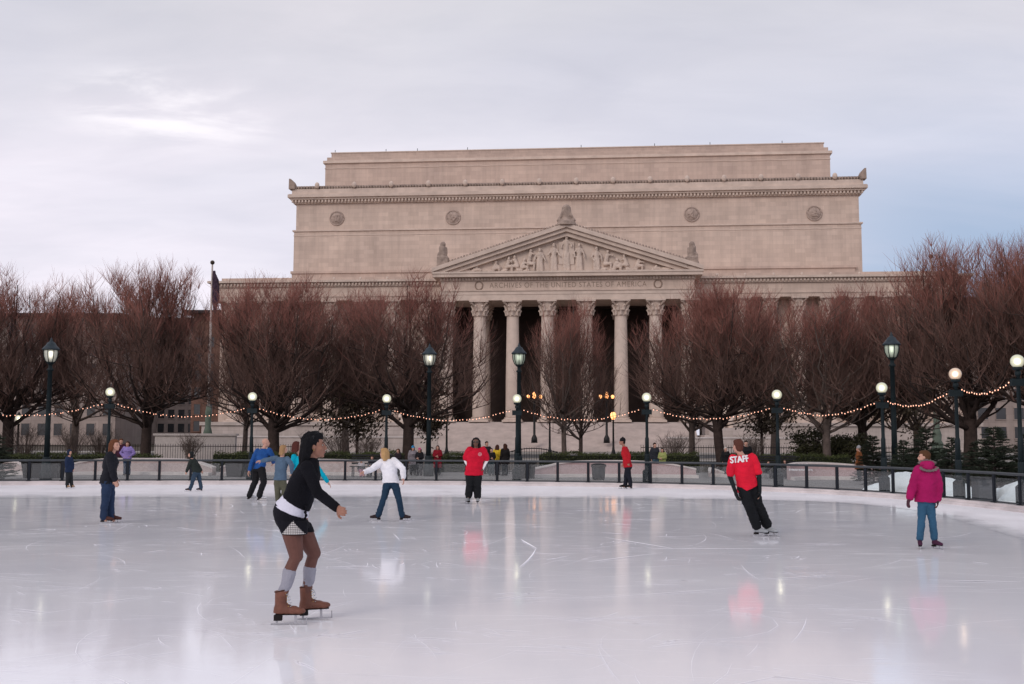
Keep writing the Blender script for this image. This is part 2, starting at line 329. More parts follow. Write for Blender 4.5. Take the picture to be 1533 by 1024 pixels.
# ------------------------------------------------------------------ rink outline
def catmull(P, closed=True, k=12):
    out = []; n = len(P)
    for i in range(n if closed else n-1):
        p0, p1, p2, p3 = [Vector(P[(i+j) % n]) if closed else Vector(P[min(max(i+j, 0), n-1)]) for j in (-1, 0, 1, 2)]
        for q in range(k):
            t = q/k; out.append(.5*((2*p1)+(p2-p0)*t+(2*p0-5*p1+4*p2-p3)*t*t+(3*p1-p0-3*p2+p3)*t**3))
    if not closed: out.append(Vector(P[-1]))
    return out
def resample(P, step, closed=False):
    Q = P+[P[0]] if closed else P; out = [Q[0].copy()]; acc = 0
    for a, b_ in zip(Q, Q[1:]):
        d = (b_-a).length; pos = 0
        while acc+(d-pos) >= step:
            pos += step-acc; out.append(a+(b_-a)*(pos/d)); acc = 0
        acc += d-pos
    return out
OUT = [(-40, 27.5), (-30, 32.5), (-17, 36.2), (-10, 37.2), (-4, 37.5), (.3, 37.0), (5.2, 35.4), (8.6, 32.8), (10.3, 30), (11.1, 26.8), (11.45, 23.6), (11.4, 20), (11, 14), (10.2, 6), (8, -1), (3, -6), (-8, -8), (-24, -8), (-38, -2), (-44, 8), (-45, 18)]
INN = [(-36, 22), (-28, 25.8), (-17, 28.3), (-8, 29.2), (0, 29.3), (4.5, 29.1), (7.6, 28.2), (9, 26.4), (9.3, 24), (8.9, 21), (8.4, 17.6), (7.9, 13), (7.2, 6), (5.5, 0), (1, -4), (-8, -5.6), (-22, -5.6), (-35, 0), (-40, 8), (-40, 16)]
outc = catmull([(x, y, 0) for x, y in OUT]); innc = catmull([(x, y, 0) for x, y in INN])
def normals(P, closed=True):
    n = len(P); r = []
    for i in range(n):
        a = P[(i-1) % n] if closed or i > 0 else P[0]; b_ = P[(i+1) % n] if closed or i < n-1 else P[-1]
        t = (b_-a).normalized(); r.append(Vector((-t.y, t.x, 0)))    # outline runs clockwise: outward = left of travel
    return r
def strip(P, nr, o0, z0, o1, z1, mb, closed=True):
    n = len(P); vs = [P[i]+nr[i]*o0+Vector((0, 0, z0)) for i in range(n)]+[P[i]+nr[i]*o1+Vector((0, 0, z1)) for i in range(n)]
    mb.add(vs, [(i, (i+1) % n, (i+1) % n+n, i+n) for i in range(n if closed else n-1)])
outn = normals(outc)
g = MB(); g.add([(-4000, -300, -.06), (4000, -300, -.06), (4000, 8000, -.06), (-4000, 8000, -.06)], [(0, 1, 2, 3)]); tag(g.build('ground', 'soil'), kind='structure')
ice = MB(); ice.add(list(reversed([p+outn[i]*.1 for i, p in enumerate(outc)])), [tuple(range(len(outc)))]); ice_o = tag(ice.build('ice', 'ice'), kind='structure')
# frosted band round the rim
ri = resample(innc, 2.0, True); mb = MB(); n_ = len(outc)
C0 = Vector((-12, 16, 0))
def inner_at(p):   # nearest point of the inner outline, smoothed
    ds = sorted(((q-p).length, i) for i, q in enumerate(innc))[:6]
    ww = [1/(d+.3) for d, _ in ds]; return sum((innc[i]*w_ for w_, (_, i) in zip(ww, ds)), Vector((0, 0, 0)))/sum(ww)
ia = [inner_at(p) for p in outc]
for _ in range(6): ia = [(ia[i-1]+ia[i]*2+ia[(i+1) % n_])/4 for i in range(n_)]
mb.add([p+Vector((0, 0, .004)) for p in outc]+[p+Vector((0, 0, .004)) for p in ia], [(i+n_, (i+1) % n_+n_, (i+1) % n_, i) for i in range(n_)])
o = tag(mb.build('ice_rim', 'rim'), kind='structure'); at2 = o.data.attributes.new('edge', 'FLOAT', 'POINT')
for i in range(n_): at2.data[i].value = 1.
for i in range(n_, 2*n_): at2.data[i].value = 0.
kb = MB()
prof = [(0, .0), (0, .07), (.12, .075), (.12, .13), (.5, .135), (.5, .02)]
for (a, z0), (b_, z1) in zip(prof, prof[1:]): strip(outc, outn, a, z0, b_, z1, kb)
tag(kb.build('rink_kerb', 'kerb'), kind='structure')
tr_ = MB(); strip(outc, outn, .48, .03, 16, .03, tr_); tag(tr_.build('terrace', 'paving'), kind='structure')
# garden soil, pavements and the avenue
mb = MB(); mb.add([(-150, 76, .0), (150, 76, .0), (150, 82, .0), (-150, 82, .0)], [(0, 1, 2, 3)]); tag(mb.build('pavement', 'sidewalk'), kind='structure')
mb = MB(); mb.add([(-300, 82.2, -.03), (300, 82.2, -.03), (300, 108, -.03), (-300, 108, -.03)], [(0, 1, 2, 3)]); tag(mb.build('road', 'asphalt'), kind='structure')
mb = MB()
for x in range(-120, 121, 9): mb.box((x, 95, -.02), (4, .15, .008))
tag(mb.build('lane_markings', 'paint'), kind='structure')
mb = MB(); mb.b2((-150, 82, -.06), (150, 82.2, .1)); mb.b2((-150, 108, -.06), (150, 108.25, .1)); tag(mb.build('street_kerb', 'sidewalk'), kind='structure')
mb = MB(); mb.b2((-150, 108.25, -.06), (150, 116, .08)); tag(mb.build('far_pavement', 'sidewalk'), kind='structure')
# skate marks
sm_ = MB()
def stroke(p, ang, ln, curv, wd, z=.0065):
    k = max(4, int(ln/.35)); q = Vector((p[0], p[1], z)); pts = [q.copy()]; st = ln/k
    for _ in range(k): q = q+Vector((math.cos(ang), math.sin(ang), 0))*st; ang += curv*st; pts.append(q.copy())
    vs = []
    for i, p_ in enumerate(pts):
        t = (pts[min(i+1, k)]-pts[max(i-1, 0)]).normalized(); n = Vector((-t.y, t.x, 0)); wv = wd*math.sin(math.pi*(i+.3)/(k+.6))*(.5+rnd.random()*.7)
        vs += [p_-n*wv, p_+n*wv]
    sm_.add(vs, [(2*i, 2*i+2, 2*i+3, 2*i+1) for i in range(k)])
for i in range(130):        # shaved patches: tight clusters of short cuts
    y = 7+rnd.random()*20; x = rnd.uniform(-.5, .36)*y; a0 = rnd.gauss(0, .5)
    for q in range(rnd.randint(3, 9)): stroke((x+rnd.gauss(0, .25), y+rnd.gauss(0, .16)), a0+rnd.gauss(0, .35), rnd.uniform(.08, .55), rnd.gauss(0, .8), rnd.uniform(.0015, .009)*(.4+y/20))
for i in range(620):
    y = 5+rnd.random()**1.0*24; x = rnd.uniform(-.52, .36)*y+rnd.uniform(-1, 1)
    stroke((x, y), rnd.choice([rnd.gauss(0, .35), rnd.uniform(0, 3.14)]), rnd.uniform(.2, 2.2), rnd.gauss(0, .3), rnd.uniform(.0007, .0035)*(.5+y/18))
for (px, py, px2, py2, wd) in [(655, 755, 755, 746, .045), (645, 752, 712, 757, .03), (905, 805, 1010, 822, .05), (985, 822, 1170, 822, .03), (880, 842, 990, 828, .03), (1140, 868, 1250, 862, .02), (1390, 869, 1530, 872, .025), (1172, 850, 1212, 850, .035), (1258, 943, 1280, 943, .02), (780, 808, 802, 822, .03), (802, 822, 790, 850, .02), (900, 798, 935, 800, .06), (130, 905, 230, 893, .015), (20, 912, 70, 918, .015), (215, 828, 250, 824, .02), (265, 790, 300, 795, .03), (120, 740, 300, 741, .1), (980, 748, 1010, 750, .05), (1455, 842, 1480, 845, .03), (540, 868, 610, 868, .04), (480, 850, 560, 849, .02), (0, 1012, 60, 1004, .006), (860, 898, 1130, 880, .012)]:
    a = gp(px, py); b_ = gp(px2, py2); d = b_-a; stroke(a, math.atan2(d.y, d.x), d.length, rnd.gauss(0, .02), wd*.6, .0085)
o = sm_.build('skate_marks', 'mark', ice_o); o['kind'] = 'stuff'
# ------------------------------------------------------------------ railing
SP = 1.06
rs = resample(outc, SP, True)
i0 = min(range(len(rs)), key=lambda i: (rs[i]-Vector((-29, 32.9, 0))).length)
path = [rs[(i0+i) % len(rs)] for i in range(len(rs))]
cut = next(i for i, p in enumerate(path) if i > 10 and p.y < 13); path = path[:cut]
rn = normals(path, False); base = [p+rn[i]*.28 for i, p in enumerate(path)]
rail = empty('glass_railing', base[0], 0, 'dark metal railing with clear glass panels round the ice rink', 'railing')
def loc_mb(o): m_ = MB(); m_.o = Vector(o.location); return m_
mb = loc_mb(rail); hp = catmull([(p.x, p.y, .83) for p in base], False, 3); mb.tube(hp, .035, 8); mb.build('handrail', 'rail', rail, True)
mb = loc_mb(rail); mb.tube([Vector((p.x, p.y, .16)) for p in hp], .022, 6); mb.build('bottom_rail', 'rail', rail, True)
pm_ = MB(); pm_.box((0, 0, .33), (.085, .05, .66)); pm_.box((0, 0, .012), (.15, .12, .024)); pme = pm_.mesh('post', 'post')
gm_ = MB(); gm_.box((0, 0, .33), (SP-.14, .012, .52)); gme = gm_.mesh('glass_panel', 'glass')
for i, p in enumerate(base):
    t = (base[min(i+1, len(base)-1)]-base[max(i-1, 0)]); a = math.atan2(t.y, t.x)
    o = bpy.data.objects.new('post', pme); col.objects.link(o); o.parent = rail; o.location = p+Vector((0, 0, .137))-rail.location; o.rotation_euler = (0, 0, a)
    if i < len(base)-1:
        d = base[i+1]-p; o = bpy.data.objects.new('glass_panel', gme); col.objects.link(o); o.parent = rail
        o.location = (p+base[i+1])/2+Vector((0, 0, .137))-rail.location; o.rotation_euler = (0, 0, math.atan2(d.y, d.x)); o.scale = (d.length/SP, 1, 1)
def rail_y(px):     # depth of the railing seen at this bearing
    s = (px-766.5)/FPX
    for a, b_ in zip(base, base[1:]):
        fa, fb = a.x-s*a.y, b_.x-s*b_.y
        if fa*fb <= 0: return a.y+(b_.y-a.y)*(fa/(fa-fb) if fa != fb else 0)
    return base[0].y
# ------------------------------------------------------------------ lamps
def globe_lamp(px, py, label, mt='globe', off=.5):
    Y = rail_y(px)+off; c = at(px, py, Y); gz = 3.1 if abs(c.z-3.1) < .02 else c.z
    r = empty('globe_lamp', (c.x, Y, .03), 0, label, 'street lamp', 'globe lamps round the rink')
    k = gz-.03
    mb = MB(); mb.lathe((0, 0, 0), [(.16, 0), (.16, .5), (.13, .53), (.085, .56), (.085, 1.05), (.06, 1.1)], 8); mb.build('base', 'iron', r)
    mb = MB(); mb.lathe((0, 0, 0), [(.07, 1.05), (.065, 1.6), (.05, 1.65), (.045, k-.34), (.07, k-.33), (.07, k-.25), (.04, k-.22)], 12); mb.build('pole', 'iron', r, True)
    mb = MB(); mb.lathe((0, 0, 0), [(.05, k-.22), (.11, k-.19), (.12, k-.15), (.09, k-.13)], 16); mb.build('collar', 'iron', r, True)
    mb = MB(); mb.ell((0, 0, k), (.16, .16, .16), None, 24, 16); mb.build('globe', mt, r, True)
    mb = MB(); mb.box((0, 0, k-.5), (.34, .1, .16)); mb.tube([(-.17, 0, k-.42), (.17, 0, k-.42)], .015, 6); mb.build('string_bracket', 'iron', r)
    return Vector((c.x, Y, gz-.38))
GL = [(165, 587, 'globe lamp behind the man in the black jacket, far left of the rink'), (378, 594, 'globe lamp above the bald skater in the blue shirt'), (579, 597, 'globe lamp directly behind the skater in the white jacket'),
      (774, 597, 'globe lamp just in front of the lantern post by the iron gate'), (968, 595, 'globe lamp standing beside the couple in dark and green jackets'), (1163, 591, 'globe lamp in front of the bench with two seated people'),
      (1320, 580, 'globe lamp left of the girl in the pink jacket, next to a tall lantern'), (1430, 560, 'amber tinted globe lamp to the right of the girl in the pink jacket'), (1523, 541, 'nearest and largest looking globe lamp at the right edge of the photo')]
tips = []
for i, (px, py, lb) in enumerate(GL): tips.append(globe_lamp(px, py, lb, 'globe_pink' if px == 1430 else 'globe'))
bul = MB(); bul.ell((0, 0, 0), (.0135, .0135, .019), None, 8, 6); bulme = bul.mesh('bulb', 'bulb', True)
SL = ['string of small lights running off the left edge of the photo', 'string of small lights between the first and second globe lamps from the left', 'string of small lights above the heads of the three skaters behind the dark haired woman',
      'string of small lights above the red shirted man with his hands in his pockets', 'string of small lights in front of the small bare trees before the columns', 'string of small lights just left of the skater with STAFF on his shirt',
      'string of small lights above the seated couple and the dark evergreen shrubs', 'short string of bright lights above the girl in the pink jacket', 'short string of bright lights at the far right between the two last lamps']
ends = [Vector((tips[0].x-5.9, tips[0].y-1.4, tips[0].z))]+tips
for i in range(len(ends)-1):
    a, b_ = ends[i].copy(), ends[i+1].copy()
    d = (b_-a).length; a = a+(b_-a)*(.22/d); b_ = b_-(b_-a)*(.22/d)
    r = empty('string_lights', (a+b_)/2, 0, SL[i], 'string lights', 'strings of lights between the globe lamps')
    K = 60; sag = .065*d*1.0+.05; pts = [a+(b_-a)*(t/K)-Vector((0, 0, 4*sag*(t/K)*(1-t/K))) for t in range(K+1)]
    mb = loc_mb(r); mb.tube(pts, .006, 4); mb.build('cable', 'black', r)
    nb = min(60, int(d/.13))
    for k in range(nb):
        t = (k+.5)/nb+rnd.uniform(-.006, .006); p = a+(b_-a)*t-Vector((0, 0, 4*sag*t*(1-t)+rnd.uniform(.01, .05)))
        o = bpy.data.objects.new('bulb', bulme); col.objects.link(o); o.parent = r; o.location = p-r.location
def lantern_post(px, py, Y, label, mt):
    c = at(px, py, Y); r = empty('lantern_post', (c.x, Y, .03), 0, label, 'street lamp', 'tall lantern posts'); k = c.z-.03
    def LT(p_): return [(q*.84, k+z*.84+.06) for q, z in p_]
    mb = MB(); mb.lathe((0, 0, 0), [(.22, 0), (.22, .3), (.17, .36), (.15, .8), (.11, .86)], 12); mb.build('base', 'iron', r, True)
    mb = MB(); mb.lathe((0, 0, 0), [(.105, .8), (.095, 2), (.08, k-.56), (.12, k-.54), (.12, k-.49), (.07, k-.45), (.07, k-.32)], 14); mb.build('pole', 'iron', r, True)
    mb = MB(); mb.lathe((0, 0, 0), LT([(.1, -.36), (.21, -.3), (.29, -.1), (.31, .08), (.3, .2)]), 16); mb.build('glass', mt, r, True)
    mb = MB(); mb.lathe((0, 0, 0), LT([(.08, -.46), (.16, -.4), (.17, -.35), (.1, -.34)]), 16)
    for j in range(8):
        a = 2*math.pi*j/8; ca, sa = math.cos(a), math.sin(a)
        mb.tube([(q*ca, q*sa, z) for q, z in LT([(.15, -.38), (.225, -.3), (.305, -.1), (.325, .08), (.315, .22)])], .015, 5)
    mb.build('cage', 'iron', r)
    mb = MB(); mb.lathe((0, 0, 0), LT([(.37, .19), (.385, .24), (.33, .3), (.22, .42), (.17, .52), (.1, .56), (.06, .6), (.07, .64), (.03, .69), (.02, .76)]), 16); mb.build('cap', 'lantern_roof', r, True)
lantern_post(76, 533, 40, 'tall dark lantern post at the far left behind the child in navy', 'lantern')
lantern_post(643, 539, 45, 'tall dark lantern post rising behind the woman in the red coat', 'lantern')
lantern_post(777, 538, 45, 'tall dark lantern post in front of the portico columns, greenish glass', 'lantern_dim')
lantern_post(1335, 526, 38.5, 'tall dark lantern post on the right, behind the railing by the brown coated walker', 'lantern_dim')
def street_lamp(px, py, Y, label, mt):
    c = at(px, py, Y); r = empty('street_lamp', (c.x, Y, 0), 0, label, 'street lamp', 'old street lamps along the avenue'); k = c.z
    mb = MB(); mb.lathe((0, 0, 0), [(.2, 0), (.2, .4), (.1, .8), (.08, 1), (.06, k-.4), (.1, k-.38), (.06, k-.32)], 10); mb.build('pole', 'black', r, True)
    mb = MB(); mb.lathe((0, 0, 0), [(.1, k-.3), (.22, k-.05), (.2, k+.12), (.1, k+.25)], 12); mb.build('globe', mt, r, True)
    mb = MB(); mb.lathe((0, 0, 0), [(.13, k+.25), (.1, k+.32), (.02, k+.46)], 10); mb.build('finial', 'black', r, True)
street_lamp(918, 622, 79, 'lit orange street lamp on the avenue left of the red jacketed skater', 'lampwarm')
street_lamp(669, 622, 79, 'unlit street lamp above the woman in the red coat', 'globe_off')
street_lamp(823, 624, 79, 'unlit street lamp left of the two small bare trees', 'globe_off')
street_lamp(28, 627, 70, 'street lamp glowing white low among branches at the far left', 'globe')
# ------------------------------------------------------------------ archives building
BA = R(5.0)
bo = at(848, 632, 140); BO = Vector((bo.x, 140, 0)); bt = Vector((math.cos(BA), -math.sin(BA), 0)); bn = Vector((math.sin(BA), math.cos(BA), 0))
def bp_(px, py, w_):
    d = ray(px, py); e = Vector((0, 0, EYE)); t = (w_-(e-BO).dot(bn))/d.dot(bn); p = e+d*t; return (p-BO).dot(bt), p.z
def bu(px, w_, py=450): return bp_(px, py, w_)[0]
def bz(py, w_, px=848): return bp_(px, py, w_)[1]
B = empty('archives_building', BO, -BA, 'neoclassical limestone archives building with a columned portico and carved pediment', 'building')
fl = bz(632, 1.)                      # portico floor
WO, WU, WT = 5.0, 13.0, 24.0         # outer block, upper block, top tier
# outer block
oL, oR = bu(345, WO, 430), bu(1420, WO, 430)
zc1, zc2, zc3, zc4, zc5 = bz(411, WO), bz(419.5, WO), bz(426, WO), bz(447, WO), bz(440, WO)
for s0, s1 in ((oL-2.2, bu(662, WO, 500)), (bu(1038, WO, 500), oR+2.2)): mb = MB(); mb.b2((s0, WO+2.5, fl-.3), (s1, WO+60, zc4)); mb.build('wing_wall', 'stone', B)
mb = MB(); mb.b2((oL-2.3, WO-.2, zc4), (oR+2.3, WO+60.2, zc3)); mb.b2((oL-2.35, WO-.3, zc5-.15), (oR+2.35, WO+60.3, zc5)); mb.build('wing_frieze', 'stone', B)
mb = MB(); mb.b2((oL-3, WO-1, zc3+.55), (oR+3, WO+61, zc2+.25)); mb.b2((oL-2.6, WO-.5, zc3+.002), (oR+2.6, WO+60.5, zc3+.548)); mb.build('wing_cornice', 'trim', B)
mb = MB()
x = oL-2.5
while x < oR+2.5: mb.box((x, WO-.62, zc3+.32), (.24, .24, .34)); x += .48
mb.build('wing_dentils', 'trim', B)['kind'] = 'stuff'
mb = MB(); mb.b2((oL-1.4, WO+.3, zc2+.252), (oR+1.4, WO+59, zc1)); mb.build('wing_parapet', 'stone_top', B)
mb = MB(); x = oL; mb.ell((0, 0, 0), (.2, .15, .24), None, 8, 5); wme = mb.mesh('antefix', 'trim', True)
while x < oR: o = bpy.data.objects.new('antefix', wme); col.objects.link(o); o.parent = B; o.location = (x, WO-.7, zc2+.42); x += 3.75
# podium
pw = 17.8
for s0, s1 in ((oL-3, -pw), (pw, oR+3)):
    mb = MB(); mb.b2((s0, WO-1.6, -.1), (s1, WO+2.4, fl-.45)); mb.b2((s0-.2, WO-1.9, fl-.46), (s1+.2, WO+2.45, fl)); mb.build('podium', 'podium', B)
# columns
def column_mesh(h, r):
    s_ = MB(); s_.lathe((0, 0, 0), [(r*.98, r*.55), (r, r*.9), (r*.985, h*.35), (r*.86, h-r*2.3)], 40, .07)
    b_ = MB(); b_.box((0, 0, r*.14), (r*2.8, r*2.8, r*.28)); b_.lathe((0, 0, 0), [(r*1.35, r*.28), (r*1.38, r*.38), (r*1.2, r*.48), (r*1.12, r*.55), (r*1.2, r*.66), (r*1.02, r*.72)], 20)
    c_ = MB(); c_.lathe((0, 0, 0), [(r*.84, h-r*2.35), (r*.95, h-r*2.28), (r*.82, h-r*2.2), (r*.85, h-r*1.2), (r*1.05, h-r*.5), (r*1.15, h-r*.28)], 16)
    for tier, (zb, ln, rr) in enumerate(((h-r*2.15, .75, .9), (h-r*1.5, .75, .95))):
        for j in range(8):
            a = 2*math.pi*(j+.5*tier)/8; ca, sa = math.cos(a), math.sin(a)
            c_.tube([(rr*r*ca, rr*r*sa, zb), (rr*r*1.08*ca, rr*r*1.08*sa, zb+r*ln*.6), (rr*r*1.38*ca, rr*r*1.38*sa, zb+r*ln), (rr*r*1.42*ca, rr*r*1.42*sa, zb+r*ln*.8)], [r*.22, r*.2, r*.13, r*.06], 6)
    for j in range(4):
        a = math.pi/4+math.pi/2*j; ca, sa = math.cos(a), math.sin(a)
        c_.tube([(r*.9*ca, r*.9*sa, h-r*.9), (r*1.3*ca, r*1.3*sa, h-r*.5), (r*1.6*ca, r*1.6*sa, h-r*.3)], [r*.1, r*.16, r*.2], 6)
    c_.box((0, 0, h-r*.13), (r*2.75, r*2.75, r*.26))
    return s_.mesh('shaft', 'col', True), b_.mesh('base', 'col'), c_.mesh('capital', 'col')
def put_col(ms_, x, y, z):
    sh = bpy.data.objects.new('column', ms_[0]); col.objects.link(sh); sh.parent = B; sh.location = (x, y, z)
    for nm, me in (('column_base', ms_[1]), ('capital', ms_[2])):
        o = bpy.data.objects.new(nm, me); col.objects.link(o); o.parent = sh
za = bz(448.5, .0)
cm1 = column_mesh(za-fl, .93)
w_c = 1.0; c0 = [bu(p, w_c, 540) for p in (718, 767.5, 819.5, 878, 929.8, 982)]
sp_ = (c0[1]-c0[0]+c0[5]-c0[4])/2
cols = [c0[0]-sp_]+c0+[c0[5]+sp_]
for x in cols: put_col(cm1, x, w_c, fl)
for x in cols[1::2]: put_col(cm1, x, w_c+5.2, fl)
cm2 = column_mesh(zc4-fl, .82)
for s0, s1, n in ((oL+.6, cols[0]-3.6, 7), (cols[-1]+3.6, oR-.6, 9)):
    for k in range(n): put_col(cm2, s0+(s1-s0)*k/(n-1), WO+.9, fl)
# wing windows
wp = MB()
for s0, s1, n in ((oL+.6, cols[0]-3.6, 7), (cols[-1]+3.6, oR-.6, 9)):
    for k in range(n-1):
        x = s0+(s1-s0)*(k+.5)/(n-1)
        f_ = MB(); zz = fl+1.5
        for q in ((x-1.3, x-1.1), (x+1.1, x+1.3)): f_.b2((q[0], WO+2.35, zz), (q[1], WO+2.5, zz+8.7))
        f_.b2((x-1.5, WO+2.3, zz+8.7), (x+1.5, WO+2.5, zz+9.1)); fr2 = f_.build('window', 'trim', B)
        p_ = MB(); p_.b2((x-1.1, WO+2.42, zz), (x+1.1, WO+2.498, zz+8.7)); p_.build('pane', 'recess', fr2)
# portico walls and ceiling
xl, xr = bu(660, .2, 440), bu(1040, .2, 440)
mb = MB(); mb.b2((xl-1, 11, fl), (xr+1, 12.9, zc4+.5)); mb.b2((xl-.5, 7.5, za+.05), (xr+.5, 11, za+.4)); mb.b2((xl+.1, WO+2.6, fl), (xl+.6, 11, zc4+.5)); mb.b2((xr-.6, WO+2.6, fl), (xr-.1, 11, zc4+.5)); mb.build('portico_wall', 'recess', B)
mb = MB(); mb.b2((-2.6, 10.8, fl), (2.6, 10.99, fl+10.5)); mb.build('bronze_doors', 'bronze', B)
mb = MB(); mb.b2((xl, .2, fl-1.2), (xr, 11.2, fl)); mb.build('portico_floor', 'steps', B)
za2, zf1, zf2 = bz(435, 0), bz(433, 0), bz(419.5, 0)
mb = MB(); mb.b2((xl, .05, za), (xr, 7.4, za+.75)); mb.b2((xl-.06, -.02, za+.752), (xr+.06, 7.4, za2)); mb.build('architrave', 'trim', B)
mb = MB(); mb.b2((xl-.15, -.14, za2+.002), (xr+.15, 7.4, zf1)); mb.b2((xl+.02, .03, zf1+.002), (xr-.02, 7.4, zf2)); mb.build('frieze', 'stone', B)
zd = bz(414.5, 0); zk = bz(405.5, -.8)
mb = MB(); x = xl+.1
while x < xr: mb.box((x, -.22, (zf2+zd)/2+.02), (.22, .3, zd-zf2-.1)); x += .42
mb.b2((xl+.3, -.06, zf2+.06), (xr-.3, 1, zd-.06))
mb.build('dentils', 'trim', B)
mb = MB(); mb.b2((xl-.1, -.1, zf2+.002), (xr+.1, 7.4, zd-.002)); pl, _ = bp_(648, 413, -.9); pr, _ = bp_(1052, 413, -.9)
mb.b2((pl, -1.0, zd), (pr, 7.4, zk-.25)); mb.b2((pl-.12, -1.12, zk-.248), (pr+.12, 7.4, zk)); mb.build('cornice', 'trim', B)
# pediment
ax_, az_ = bp_(848, 334, -.9); ex = (pr-pl)/2; cx_ = (pl+pr)/2; ax_ = cx_
tz = az_-1.55
mb = MB(); mb.prism([(pl+1.8, zk), (pr-1.8, zk), (ax_, tz)], .35, 7.4); mb.build('tympanum', 'trim', B)
def rake(o0, o1, y0, y1, mb):   # band parallel to the slope, between vertical offsets
    for s in (-1, 1):
        e = ax_+s*(ex+.1); poly = [(e, zk+.02+o0), (e, zk+.02+o1+.25), (ax_, az_+o1), (ax_, az_+o0)]
        if s > 0: poly = list(reversed(poly))
        mb.prism(poly, y0, y1)
mb = MB(); rake(-.02, .0, -1.15, 7.2, mb); rake(-.75, -.03, -.95, 7.3, mb); rake(-1.5, -.77, -.35, 7.35, mb)
ok = MB(); 
for s in (-1, 1):
    e = ax_+s*(ex+.15)
    for (za_, zb_, y0, y1, inset) in ((-.55, 0, -1.15, 7.2, 0), (-1.05, -.56, -.8, 7.2, .9), (-1.6, -1.06, -.35, 7.2, 2.1)):
        a0 = (e-s*inset*0, zk+.55); poly = [(e-s*(inset*1.6), zk+.003+max(0, .0)), (e-s*inset*1.6 if inset else e, zk+.55 if not inset else zk+.02), (ax_, az_+zb_), (ax_, az_+za_)]
        # clip the lower bands where they meet the horizontal cornice
        sl = (az_-(zk+.55))/(ex+.15)
        def xz(off): return ex+.15-max(0, (-.55-off))/sl*1.0
        d0 = ex+.15-(max(0., -(.55+za_)))/sl*1.0; d1 = ex+.15-(max(0., -(.55+zb_)))/sl*1.0
        poly = [(ax_+s*(d0), zk+.004), (ax_+s*d1, zk+.004+max(0., .55+zb_)*1.0), (ax_, az_+zb_), (ax_, az_+za_)]
        if s > 0: poly = list(reversed(poly))
        poly = list(reversed(poly))
        ok.prism(poly, y0, y1)
ok.build('raking_cornice', 'trim', B)
# cresting along the slope
mb = MB()
for s in (-1, 1):
    for k in range(44):
        t = (k+.5)/44; x = ax_+s*(ex-.4)*t; z = az_+(zk+.55-az_)*t*(ex-.4)/(ex+.15)
        mb.ell((x, -.6, z+.12), (.17, .15, .27), None, 6, 4)
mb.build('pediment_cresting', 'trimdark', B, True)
mb = MB(); mb.lathe((ax_, -.3, az_), [(1.4, -.3), (1.2, .25), (.75, .5), (.6, .8), (.68, 1.6), (.6, 2.2), (.3, 2.6)], 12)
for s in (-1, 1): mb.tube([(ax_+s*.3, -.7, az_+.2), (ax_+s*1.1, -.7, az_+.5), (ax_+s*.75, -.7, az_+.9), (ax_+s*.5, -.7, az_+1.6), (ax_+s*.2, -.75, az_+2.1)], [.3, .3, .2, .15, .1], 6)
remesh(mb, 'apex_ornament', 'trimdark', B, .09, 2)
for s in (-1, 1):
    px = 663 if s < 0 else 1036; x, z = bp_(px, 388, -.3)
    mb = MB(); mb.b2((x-.75, -.9, z-1.0), (x+.75, .6, z+.3))
    mb.cap((x, -.2, z+.3), .5, (x+s*.1, -.3, z+1.5), .45); mb.ell((x, -.35, z+1.95), (.38, .4, .42)); mb.cap((x-s*.3, -.2, z+.4), .3, (x-s*.45, -.2, z+1.5), .15); mb.ell((x+s*.5, -.2, z+.5), (.3, .4, .5))
    remesh(mb, 'corner_griffin', 'trimdark', B, .08, 2, .04, 3)
# pediment figures
FG = [(848, 352, .62, 0), (829, 364, .5, 0), (867, 364, .5, 0), (808, 371, .48, 0), (893, 369, .5, 0), (793, 372, .42, 1), (908, 374, .42, 1), (772, 382, .4, 1), (936, 380, .4, 1), (760, 384, .38, 2), (955, 384, .38, 2), (741, 390, .35, 2), (922, 386, .35, 1), (783, 386, .34, 1), (712, 396, .28, 3), (984, 396, .28, 3), (697, 401, .22, 3), (997, 401, .2, 3)]
fr3 = random.Random(3)
for px, py, sc, kd in FG:
    x, zt = bp_(px, py, .0); h = max(.8, zt-zk); mb = MB(); wd = .42*h if kd == 0 else .5*h; wd = min(wd, .75)
    if kd == 0:
        mb.ell((x, .05, zt-.3), (.24, .26, .32)); mb.cap((x, .2, zt-.85), .38, (x, .2, zt-h*.55), .3); mb.cap((x-.15, .2, zt-h*.5), .32, (x-.2, .15, zk+.2), .3); mb.cap((x+.15, .2, zt-h*.5), .3, (x+.25, .1, zk+.2), .26)
        for s in (-1, 1): mb.cap((x+s*.35, .15, zt-.8), .15, (x+s*(.6+fr3.random()*.2), 0, zt-1.4), .12); mb.cap((x+s*.62, 0, zt-1.4), .12, (x+s*fr3.uniform(.3, .9), -.1, zt-1.6-fr3.random()*.4), .1)
    else:
        a = fr3.choice((-1, 1)); mb.ell((x+a*.15, .05, zt-.25), (.2, .22, .26)); mb.cap((x+a*.1, .2, zt-.6), .28, (x-a*.2, .2, zk+h*.35), .3)
        mb.cap((x-a*.2, .15, zk+h*.35), .27, (x+a*.6, .0, zk+h*.38), .18); mb.cap((x+a*.6, 0, zk+h*.38), .17, (x+a*.55, .1, zk+.1), .14); mb.cap((x-a*.25, .2, zk+.3), .28, (x-a*.9, .2, zk+.2), .15)
        mb.cap((x+a*.1, .1, zt-.6), .13, (x+a*fr3.uniform(.5, .9), -.1, zt-.8), .1)
    remesh(mb, 'pediment_figure', 'trim', B, .085, 2, .05, 4)
mb = MB(); x, zt = bp_(848, 362, 0); mb.b2((x-1.5, .2, zk), (x+1.5, .6, zk+1.)); mb.b2((x-1., .1, zk+1), (x+1., .6, zt)); mb.build('throne_panel', 'trim', B)
